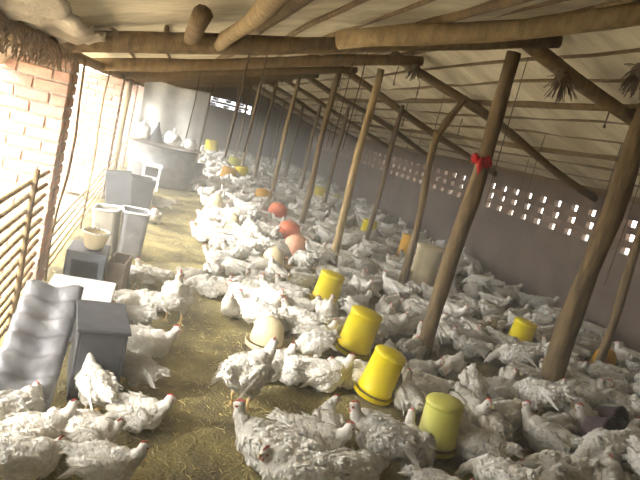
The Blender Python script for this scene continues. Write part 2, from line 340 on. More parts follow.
# corrugated sheet leaning beside the crate
def corr(a, b):  # a across, b up the slope
    y = 2.75+.75*b; return Vector((-.56+.30*a, y+.02*a, .03+.40*b**.9+.016*math.sin(b*math.pi*2*6.5)+.015*math.sin(a*9)))
o = link('corrugated_sheet', grid(10, 70, corr), 'tin'); solid(o, .004); tag(o, 'pale corrugated tin sheet leaning at the bottom of the left wall', 'metal sheet')
def crate(name, label, x0, x1, y0, y1, h, m, rz=0, lid=None, hole=None, cat='box', tilt=0):
    t = thing(name, label, cat, ((x0+x1)/2, (y0+y1)/2, 0), rz); w_, d_ = (x1-x0)/2, (y1-y0)/2; T = .014; z0 = .008
    if tilt: t.rotation_euler = (0, tilt, rz)
    for sx in (-1, 1): link('side_panel', boxme(sx*w_-T*(sx > 0), sx*w_+T*(sx < 0), -d_, d_, z0, h, bev=.003), m, t)
    link('back_panel', boxme(-w_+T, w_-T, d_-T, d_, z0, h, bev=.003), m, t)
    link('bottom_panel', boxme(-w_+T, w_-T, -d_+T, d_-T, z0, z0+T), m, t)
    if hole:
        f = hole
        bm = bmesh.new(); box(bm, -w_+T, w_-T, -d_, -d_+T, z0, z0+f); box(bm, -w_+T, w_-T, -d_, -d_+T, h-f, h); box(bm, -w_+T, -w_+f, -d_, -d_+T, z0+f, h-f); box(bm, w_-f, w_-T, -d_, -d_+T, z0+f, h-f)
        q = link('front_frame', fin(bm), m, t); q['label'] = 'front frame round a dark square opening'
    else: link('front_panel', boxme(-w_+T, w_-T, -d_, -d_+T, z0, h, bev=.003), m, t)
    if lid:
        q = link('lid', boxme(-w_-.012, w_+.012, -d_-.012, d_+.012, h+.001, h+.02, bev=.005), lid, t); q['label'] = 'flat lid'
    return t
crate('nest_box', 'dark lidded nest box beside the corrugated sheet', -.24, .0, 3.0, 3.42, .38, 'tindark', rz=R(8), lid='tindark')
crate('storage_box', 'low box with a pale lid behind the dark nest box', -.50, -.12, 3.72, 4.18, .26, 'grey', lid='white')
t = crate('nest_box', 'grey box with a dark square opening and a basin on top', -.50, -.22, 4.52, 4.85, .35, 'grey', hole=.045)
link('top_panel', boxme(-.14, .14, -.165, .165, .351, .368, bev=.004), 'grey', t)
bm = bmesh.new(); lathe(bm, [(.05, 0), (.07, .02), (.095, .12), (.105, .135), (.094, .13), (.065, .03), (.0, .025)], 18)
t = thing('basin', 'pale round basin sitting on the grey box with the square opening', 'basin', (-.33, 4.66, .370)); link('bowl', fin(bm, True), 'cream', t)
bm = bmesh.new()
for k in range(18): a, b = k*math.tau/18, (k+1)*math.tau/18; tube(bm, [(.099*math.cos(a), .099*math.sin(a), .135), (.099*math.cos(b), .099*math.sin(b), .135)], .007, 6)
link('rim', fin(bm, True), 'white', t)
crate('wooden_crate', 'brown crate tucked beside the grey box with the square opening', -.20, -.06, 4.62, 4.95, .30, 'boxwood', rz=R(-6))
def bin_(label, x, y, w_, d_, h, m, rz=0, tilt=(0, 0)):
    t = thing('metal_bin', label, 'bin', (x, y, .01), rz); t.rotation_euler = (tilt[0], tilt[1], rz); bm = bmesh.new(); rings = []
    for s, z in ((.86, 0), (.9, .02), (1, h), (.94, h), (.84, .03)):
        rr = []
        for k in range(20):
            a = math.tau*k/20; c, s_ = math.cos(a), math.sin(a); p = .35
            rr.append(bm.verts.new((math.copysign(abs(c)**p, c)*w_/2*s, math.copysign(abs(s_)**p, s_)*d_/2*s, z)))
        rings.append(rr)
    for r0, r1 in zip(rings, rings[1:]):
        for k in range(20): bm.faces.new((r0[k], r0[(k+1) % 20], r1[(k+1) % 20], r1[k]))
    bm.faces.new(rings[0][::-1]); bm.faces.new(rings[-1]); link('body', fin(bm), m, t)
    bm = bmesh.new(); P = []
    for k in range(21):
        a = math.tau*k/20; c, s_ = math.cos(a), math.sin(a); P.append((math.copysign(abs(c)**.35, c)*w_/2, math.copysign(abs(s_)**.35, s_)*d_/2, h))
    tube(bm, P, .011, 6, cap=False); q = link('rim', fin(bm, True), 'white', t); q['label'] = 'pale rolled rim'
    return t
bin_('tall grey bin with a white rim standing by the aisle', -.10, 6.02, .25, .30, .45, 'tin', rz=R(5))
bin_('beige bin leaning behind the tall grey bin, wall side', -.33, 6.0, .24, .30, .43, 'beige', rz=R(-5), tilt=(0, R(-5)))
# dark grey slabs leaning further on
t = thing('leaning_board', 'dark grey board leaning on the wall beyond the two bins', 'board', (-.36, 8.1, .012)); t.rotation_euler = (R(-10), R(-8), R(10))
link('panel', boxme(-.16, .16, -.015, .015, 0, .52, bev=.006), 'grey', t); link('edge_strip', boxme(-.16, .16, -.02, .02, .521, .535), 'tindark', t)
crate('dark_crate', 'dark brown crate behind the leaning dark grey board', -.30, .0, 8.55, 9.0, .42, 'tindark', rz=R(6))
# white framed stool
t = thing('white_stool', 'small white framed stool in front of the grey tank', 'stool', (-.06, 10.6, .0))
for sx in (-1, 1):
    for sy in (-1, 1): link('leg', boxme(sx*.13-.02, sx*.13+.02, sy*.12-.02, sy*.12+.02, .002, .40), 'white', t)
link('seat', boxme(-.165, .165, -.15, .15, .401, .44, bev=.006), 'white', t)
link('shelf', boxme(-.108, .108, -.11, .11, .19, .215), 'white', t); link('shade_backing', boxme(-.108, .108, .122, .135, .02, .398), 'dark', t)  # near-black backing panel stands in for the shade inside the frame
# big tank
t = thing('water_tank', 'big round grey metal tank standing across the far end of the aisle', 'tank', (.08, 11.65, 0)); bm = bmesh.new()
lathe(bm, [(.56, .01), (.575, .03), (.60, .35), (.605, .36), (.605, .38), (.60, .39), (.62, .70), (.635, .71), (.62, .715), (.60, .70), (.55, .06), (0, .05)], 40)
link('shell', fin(bm, True), 'tin', t); bm = bmesh.new()
for k in range(40): a, b = k*math.tau/40, (k+1)*math.tau/40; tube(bm, [(.625*math.cos(a), .625*math.sin(a), .715), (.625*math.cos(b), .625*math.sin(b), .715)], .013, 6)
link('rim', fin(bm, True), 'tindark', t)
def lumpy(name, label, cat, loc, sx, sy, sz, m, seed):
    bm = bmesh.new(); bmesh.ops.create_icosphere(bm, subdivisions=4, radius=1)
    for v in bm.verts:
        c = v.co.copy(); k = 1+.18*noise.noise(c*1.6+Vector((seed, 0, 0)))+.08*noise.noise(c*5+Vector((0, seed, 0))); v.co = Vector((c.x*sx*k, c.y*sy*k, max(c.z*k, -.75)*sz+sz*.75))
    t = link(name, fin(bm, True), m, loc=loc); tag(t, label, cat)
    bm = bmesh.new(); tube(bm, [(0, 0, sz*1.6), (.01, 0, sz*1.85), (.03, .01, sz*2.05)], [sx*.22, sx*.12, sx*.25], 8, .15); link('tied_neck', fin(bm, True), m, t)
bm = bmesh.new(); box(bm, -.66, .66, -.25, .25, 0, .02)
t = link('tank_board', fin(bm), 'boxwood', loc=(.08, 11.5, .73)); tag(t, 'dark board laid across the top of the grey tank', 'board')
lumpy('feed_sack', 'white feed sack on the tank board, nearest the wall', 'sack', (-.36, 11.5, .752), .16, .16, .17, 'white', 3)
lumpy('feed_sack', 'plump white feed sack in the middle of the tank board', 'sack', (.18, 11.52, .752), .17, .15, .14, 'white', 8)
lumpy('feed_sack', 'small white feed sack at the right end of the tank board', 'sack', (.52, 11.5, .752), .13, .13, .11, 'white', 12)
bm = bmesh.new(); lathe(bm, [(.13, 0), (.135, .02), (.02, .30), (.016, .36), (.0, .365)], 16)
t = thing('funnel', 'dark cone shaped funnel standing among the sacks on the tank', 'funnel', (-.10, 11.44, .752)); link('cone', fin(bm, True), 'tindark', t)
bm = bmesh.new(); tube(bm, [(.10, 0, .08), (.15, 0, .12), (.08, 0, .16)], .008, 6); link('handle', fin(bm, True), 'tindark', t)
crate('grey_bin', 'dark grey tilted box right of the grey tank among the hens', .66, .88, 12.2, 12.6, .45, 'grey', rz=R(-12))
# pale sheet hung behind the tank
def sh(a, b): return Vector((-.55+1.35*a, 13.4+.05*math.sin(a*14)+.05*noise.noise(Vector((a*4, b*3, 0))), .55+1.35*b-.05*math.sin(math.pi*a)*b))
o = link('hanging_sheet', grid(40, 24, sh), 'sheet'); solid(o, .004); tag(o, 'pale plastic sheet hanging behind the grey tank', 'sheet')

# ------------------------------------------------------------------ feeders and drinkers
def feeder(label, x, y, m, r=.115, h=.30, kind='hopper', tilt=0, rz=0, z=.0):
    t = thing('feeder' if kind != 'dome' else 'drinker', label, 'feeder' if kind != 'dome' else 'drinker', (x, y, z), rz); t.rotation_euler = (tilt*.3, tilt, 0)
    bm = bmesh.new()
    if kind == 'hopper':
        lathe(bm, [(r*1.0, .05), (r*1.04, .055), (r*1.04, .075), (r, .08), (r*.93, h-.03)], 24); link('hopper', fin(bm, True), m, t)
        bm = bmesh.new(); lathe(bm, [(r*.96, h-.032), (r*.97, h-.028), (r*.96, h-.012), (r*.88, h-.002), (r*.4, h+.004), (0, h+.005)], 24); link('lid', fin(bm, True), m, t)
        bm = bmesh.new(); lathe(bm, [(r*1.06, .008), (r*1.12, .014), (r*1.18, .042), (r*1.20, .044), (r*1.17, .040), (r*1.08, .018), (0, .016)], 24); link('feed_pan', fin(bm, True), m, t)
        bm = bmesh.new(); lathe(bm, [(0, .021), (r*.85, .022), (r*.85, .16), (0, .19)], 16); link('feed_cone', fin(bm, True), 'litter', t)
    elif kind == 'pot':
        lathe(bm, [(r*.96, .06), (r, .065), (r*1.0, h*.6), (r*.93, h*.8), (r*.6, h-.015), (r*.3, h), (0, h)], 24); link('jar', fin(bm, True), m, t)
        bm = bmesh.new(); lathe(bm, [(r*1.15, .008), (r*1.22, .015), (r*1.25, .055), (r*1.2, .055), (r*1.15, .02), (0, .02)], 24); link('water_pan', fin(bm, True), m, t)
        bm = bmesh.new(); tube(bm, [(-.03, 0, h-.004), (-.025, 0, h+.02), (.025, 0, h+.02), (.03, 0, h-.004)], .006, 6); link('carry_handle', fin(bm, True), m, t)
    else:
        lathe(bm, [(r*.98, .05), (r, .055), (r*.96, h*.45), (r*.84, h*.72), (r*.6, h*.9), (r*.25, h-.005), (0, h)], 24); link('dome', fin(bm, True), m, t)
        bm = bmesh.new(); lathe(bm, [(r*1.15, .008), (r*1.22, .015), (r*1.25, .05), (r*1.2, .05), (r*1.15, .02), (0, .02)], 24); link('water_pan', fin(bm, True), m, t)
        bm = bmesh.new(); tube(bm, [(-.02, 0, h-.006), (-.018, 0, h+.014), (.018, 0, h+.014), (.02, 0, h-.006)], .005, 6); link('knob', fin(bm, True), m, t)
    return t
FEED = [
 ('pale greenish yellow feeder nearest the bottom edge', 1.82, 2.86, 'paleyellow', .112, .31, 'hopper', R(-3)),
 ('bright yellow tilted feeder, second from the bottom edge', 1.63, 3.46, 'yellow', .115, .34, 'hopper', R(9)),
 ('bright yellow feeder behind the tilted one, third from the bottom edge', 1.72, 4.22, 'yellow', .135, .36, 'hopper', R(7)),
 ('bright yellow feeder, fourth from the bottom edge', 1.80, 5.45, 'yellow', .13, .32, 'hopper', R(5)),
 ('cream domed drinker standing at the edge of the aisle, near the bottom', 1.0, 4.1, 'cream', .125, .24, 'dome', 0),
 ('salmon drinker, nearest of the three reddish ones', 1.87, 7.25, 'salmon', .15, .30, 'pot', R(-4)),
 ('orange red drinker, middle of the three reddish ones', 1.99, 8.35, 'red', .16, .29, 'pot', R(-3)),
 ('dusty red drinker, farthest of the three reddish ones', 2.06, 9.85, 'red', .16, .32, 'pot', R(3)),
 ('amber drinker beyond the three reddish ones', 2.08, 11.7, 'amber', .165, .30, 'pot', R(4)),
 ('bright yellow feeder beyond the amber drinker, right one of a pair', 2.06, 15.0, 'yellow', .19, .36, 'hopper', R(-8)),
 ('dull amber feeder, left one of a far pair', 1.62, 14.2, 'amber', .19, .34, 'hopper', R(5)),
 ('pale yellow feeder just behind the far pair', 2.10, 17.6, 'paleyellow', .19, .36, 'hopper', R(5)),
 ('farthest yellow feeder near the end wall', 1.72, 21.5, 'yellow', .24, .50, 'hopper', R(-5)),
 ('small cream drinker at the aisle edge before the reddish ones', 1.08, 8.0, 'cream', .13, .30, 'dome', R(3)),
 ('small cream drinker at the aisle edge, farther one', .98, 9.5, 'cream', .13, .32, 'dome', 0),
 ('cream drinker among hens between aisle and second rafter post', 1.43, 6.45, 'cream', .13, .27, 'dome', 0),
 ('amber feeder beside the kinked post', 4.0, 8.7, 'amber', .13, .40, 'hopper', R(2)),
 ('dim yellow feeder behind the pale straight post', 3.82, 10.1, 'yellow', .14, .32, 'hopper', R(2)),
 ('dim yellow feeder far back in the shade', 4.0, 14.6, 'yellow', .15, .32, 'hopper', R(4)),
 ('olive feeder far back in the shade', 4.35, 14.2, 'paleyellow', .16, .28, 'pot', 0),
 ('amber yellow tilted feeder between the rag post and the thickest post', 3.75, 5.0, 'yellow', .12, .30, 'hopper', R(4)),
 ('dull orange drinker in the shade right of the thickest post', 4.55, 4.7, 'amber', .12, .26, 'dome', 0),
]
for i, (lab, x, y, m, r, h, k, tl) in enumerate(FEED):
    t = feeder(lab, x, y, m, r, h, k, tl, rz=i*.7, z=.012 if tl else .0)
bm = bmesh.new(); lathe(bm, [(.15, .01), (.16, .02), (.165, .56), (.17, .565), (.17, .585), (.12, .60), (0, .60)], 22)
t = thing('feed_drum', 'tall beige drum standing right of the kinked post', 'drum', (3.40, 6.7, 0)); link('body', fin(bm, True), 'cream', t)
bm = bmesh.new(); lathe(bm, [(.176, .565), (.18, .57), (.18, .59), (.13, .61), (0, .61)], 22); link('lid', fin(bm, True), 'cream', t)
for lab, x, y, s in (('dark round basket lying at the bottom right corner', 3.12, 3.05, .13), ('smaller dark round basket behind the one in the bottom right corner', 3.42, 3.30, .12)):
    t = thing('basket', lab, 'basket', (x, y, s*.98)); t.rotation_euler = (R(75), 0, R(20)); bm = bmesh.new()
    lathe(bm, [(s*.55, -.10), (s*.8, -.08), (s, .06), (s*1.03, .07), (s*.93, .06), (s*.72, -.07), (0, -.09)], 22, wob=.01); link('bowl', fin(bm, True), 'wicker', t)
    bm = bmesh.new()
    for k in range(22): a, b = k*math.tau/22, (k+1)*math.tau/22; tube(bm, [(s*.99*math.cos(a), s*.99*math.sin(a), .068), (s*.99*math.cos(b), s*.99*math.sin(b), .068)], .012, 6)
    link('rim', fin(bm, True), 'wicker', t)

# ------------------------------------------------------------------ chickens
def ell(bm, c, s, rot=0, seg=14):
    m = Matrix.Translation(c) @ Matrix.Rotation(rot, 4, 'Y') @ Matrix.Diagonal((*s, 1)); bmesh.ops.create_uvsphere(bm, u_segments=seg, v_segments=seg-4, radius=1, matrix=m)
def chain(bm, pts, rad, n=6):
    for i in range(len(pts)-1):
        a, b = Vector(pts[i]), Vector(pts[i+1])
        for k in range(n+1): t = k/n; ell(bm, a.lerp(b, t), (rad[i]+(rad[i+1]-rad[i])*t,)*3, seg=10)
# pose: body height, body pitch, neck points, head point, head heading, legs?
POSES = {
 'alert': dict(z=.20, pitch=-.22, neck=[(.12, 0, .24), (.155, 0, .33), (.16, 0, .39)], hd=0, legs=1),
 'stand': dict(z=.20, pitch=-.05, neck=[(.13, 0, .23), (.185, 0, .28), (.20, 0, .325)], hd=.2, legs=1),
 'feed': dict(z=.20, pitch=.22, neck=[(.13, 0, .19), (.205, 0, .13), (.235, 0, .065)], hd=0, legs=1, down=1),
 'sit': dict(z=.115, pitch=-.04, neck=[(.13, 0, .145), (.17, 0, .20), (.18, 0, .245)], hd=.3, legs=0),
 'tuck': dict(z=.11, pitch=0, neck=[(.12, 0, .13), (.15, .01, .155), (.155, .02, .175)], hd=.9, legs=0),
 'turn': dict(z=.115, pitch=-.04, neck=[(.12, 0, .15), (.15, -.03, .20), (.15, -.05, .235)], hd=-1.5, legs=0),
 'lie': dict(z=.10, pitch=.03, neck=[(.14, 0, .12), (.20, .01, .11), (.235, .02, .10)], hd=.2, legs=0),
}
def build_body(P):
    z, pt = P['z'], P['pitch']; bm = bmesh.new(); cp, sp = math.cos(pt), math.sin(pt)
    def T(x, y, zz): return (x*cp+zz*sp, y, z-x*sp+zz*cp)
    sq = 1.0 if P['legs'] else .92
    ell(bm, T(0, 0, 0), (.150, .098, .095*sq), pt); ell(bm, T(.075, 0, -.01), (.088, .085, .085*sq), pt); ell(bm, T(-.07, 0, .015), (.105, .078, .075), pt)
    chain(bm, [T(-.12, 0, .03), T(-.19, 0, .075)], [.055, .022])
    for s in (-1, 1):
        ell(bm, T(-.005, s*.085, .012), (.115, .024, .062), pt+.12); ell(bm, T(-.095, s*.07, .02), (.07, .018, .03), pt+.1)
        if P['legs']: chain(bm, [T(-.005, s*.05, -.05), (-.005, s*.05, z-.115)], [.05, .022])
        else: ell(bm, T(.01, s*.07, -.05), (.07, .04, .045), 0)
    nk = P['neck']; chain(bm, [T(.08, 0, .03)]+nk, [.068, .05, .033, .026])
    h = Vector(nk[-1]); a = P['hd']; f = Vector((math.cos(a), math.sin(a), -.15 if not P.get('down') else -1.1)).normalized()
    ell(bm, h+f*.008, (.027, .023, .024)); ell(bm, h+f*.024, (.017, .014, .014))
    me = fin(bm); o = bpy.data.objects.new('tmp', me); COL.objects.link(o)
    m = o.modifiers.new('r', 'REMESH'); m.mode = 'VOXEL'; m.voxel_size = .0085; s = o.modifiers.new('s', 'SMOOTH'); s.iterations = 4; s.factor = .6
    dg = bpy.context.evaluated_depsgraph_get(); me2 = bpy.data.meshes.new_from_object(o.evaluated_get(dg)); bpy.data.objects.remove(o)
    for v in me2.vertices: v.co += v.normal*(.006*noise.noise(v.co*22)+.003*noise.noise(v.co*60)) if (v.co-h).length > .04 else Vector()
    for p in me2.polygons: p.use_smooth = True
    me2.materials.clear(); me2.materials.append(M['feather'])
    # plumage: overlapping feathers
    bm = bmesh.new()
    def feather(p, n, d, L, W):
        d = (d-n*d.dot(n)).normalized(); s = n.cross(d); q = [p-n*.002, p+d*L*.45+s*W+n*L*.05, p+d*L+n*L*rnd.uniform(.0, .17), p+d*L*.5-s*W+n*L*.05, p+d*L*.5+n*L*.12]
        v = [bm.verts.new(c) for c in q]
        for a_, b_ in ((0, 1), (1, 2), (2, 3), (3, 0)): bm.faces.new((v[a_], v[b_], v[4]))
    polys = list(me2.polygons); wts = [p.area for p in polys]
    for p in rnd.choices(polys, wts, k=900):
        c = p.center; n = p.normal.copy(); near = (c-h).length
        if near < .045 or c.z < z-.10: continue
        sc_ = .6 if near < .12 else 1
        feather(c.copy(), n, Vector((-1, rnd.uniform(-.4, .4), rnd.uniform(-.7, .05) if near > .12 else -1.2)), rnd.uniform(.022, .042)*sc_, rnd.uniform(.009, .014)*sc_)
    for s in (-1, 1):
        for k in range(9):
            p = Vector(T(-.02-.012*k, s*(.098-.003*k), .035-.008*k)); feather(p, Vector((0, s, .25)).normalized(), Vector((-1, s*-.1, -.05-.05*k)), .11-.003*k, .011)
    for k in range(9):
        a = (k-4)*.16; p = Vector(T(-.165, .006*(k-4), .06)); feather(p, Vector((-.3, math.sin(a)*1.2, 1)).normalized(), Vector((-1, math.sin(a), .55)), rnd.uniform(.07, .095), .014)
    pl = fin(bm); pl.materials.append(M['feather'])
    parts = [('plumage', pl, 'stuff')]
    side = Vector((0, 0, 1)).cross(f).normalized(); up = f.cross(side)
    bm = bmesh.new()
    for k, (fx, hh) in enumerate(((.016, .006), (.008, .010), (-.001, .012), (-.010, .009), (-.017, .005))):
        m = Matrix.Translation(h+f*fx+up*(.018+hh*.3)) @ Matrix(((f.x, side.x, up.x, 0), (f.y, side.y, up.y, 0), (f.z, side.z, up.z, 0), (0, 0, 0, 1))) @ Matrix.Diagonal((.0075, .004, hh, 1))
        bmesh.ops.create_uvsphere(bm, u_segments=8, v_segments=6, radius=1, matrix=m)
    cm = fin(bm, True); cm.materials.append(M['comb']); parts.append(('comb', cm, None))
    bm = bmesh.new()
    for s in (-1, 1): bmesh.ops.create_uvsphere(bm, u_segments=8, v_segments=6, radius=1, matrix=Matrix.Translation(h+f*.022-up*.024+side*s*.007) @ Matrix.Diagonal((.006, .004, .010, 1)))
    for s in (-1, 1): bmesh.ops.create_uvsphere(bm, u_segments=8, v_segments=6, radius=1, matrix=Matrix.Translation(h+f*.014+side*s*.017) @ Matrix.Diagonal((.009, .006, .008, 1)))
    wm = fin(bm, True); wm.materials.append(M['comb']); parts.append(('wattle', wm, None))
    bm = bmesh.new(); tube(bm, [h+f*.034, h+f*.046-up*.002, h+f*.056-up*.008], [.0085, .0055, .001], 7); bk = fin(bm, True); bk.materials.append(M['beak']); parts.append(('beak', bk, None))
    for s in (-1, 1):
        bm = bmesh.new(); bmesh.ops.create_icosphere(bm, subdivisions=1, radius=.0042, matrix=Matrix.Translation(h+f*.016+side*s*.0235+up*.004)); e = fin(bm, True); e.materials.append(M['eye']); parts.append(('eye', e, None))
    if P['legs']:
        for s in (-1, 1):
            bm = bmesh.new(); x0 = -.005; y0 = s*.05
            tube(bm, [(x0, y0, z-.105), (x0-.018, y0, .06), (x0, y0, .012)], [.010, .007, .008], 7)
            for a in (-.5, 0, .5, math.pi): l = .045 if a != math.pi else .02; tube(bm, [(x0, y0, .012), (x0+math.cos(a)*l*.6, y0+math.sin(a)*l*.6, .010), (x0+math.cos(a)*l, y0+math.sin(a)*l, .004)], [.006, .005, .002], 5)
            lg = fin(bm, True); lg.materials.append(M['shank']); parts.append(('leg', lg, None))
    return me2, parts
PRO = {k: build_body(v) for k, v in POSES.items()}
PT = {'alert': 'standing with neck stretched up', 'stand': 'standing', 'feed': 'pecking down', 'sit': 'sitting', 'tuck': 'huddled', 'turn': 'looking aside', 'lie': 'lying low'}
ROWS = []
def hen(x, y, a, pose, s, label, group=None, full=True):
    me, parts = PRO[pose]; z = fz(x, y)
    o = bpy.data.objects.new('chicken', me); COL.objects.link(o); o.location = (x, y, z+.003); o.rotation_euler = (0, 0, a); s *= .91; o.scale = (s, s, s)
    tag(o, label, 'chicken', group or 'white chickens on the litter floor')
    for n, pm, kd in parts:
        if not full and n in ('eye', 'wattle'): continue
        c = bpy.data.objects.new(n, pm); COL.objects.link(c); c.parent = o
        if kd: c['kind'] = kd
    return o
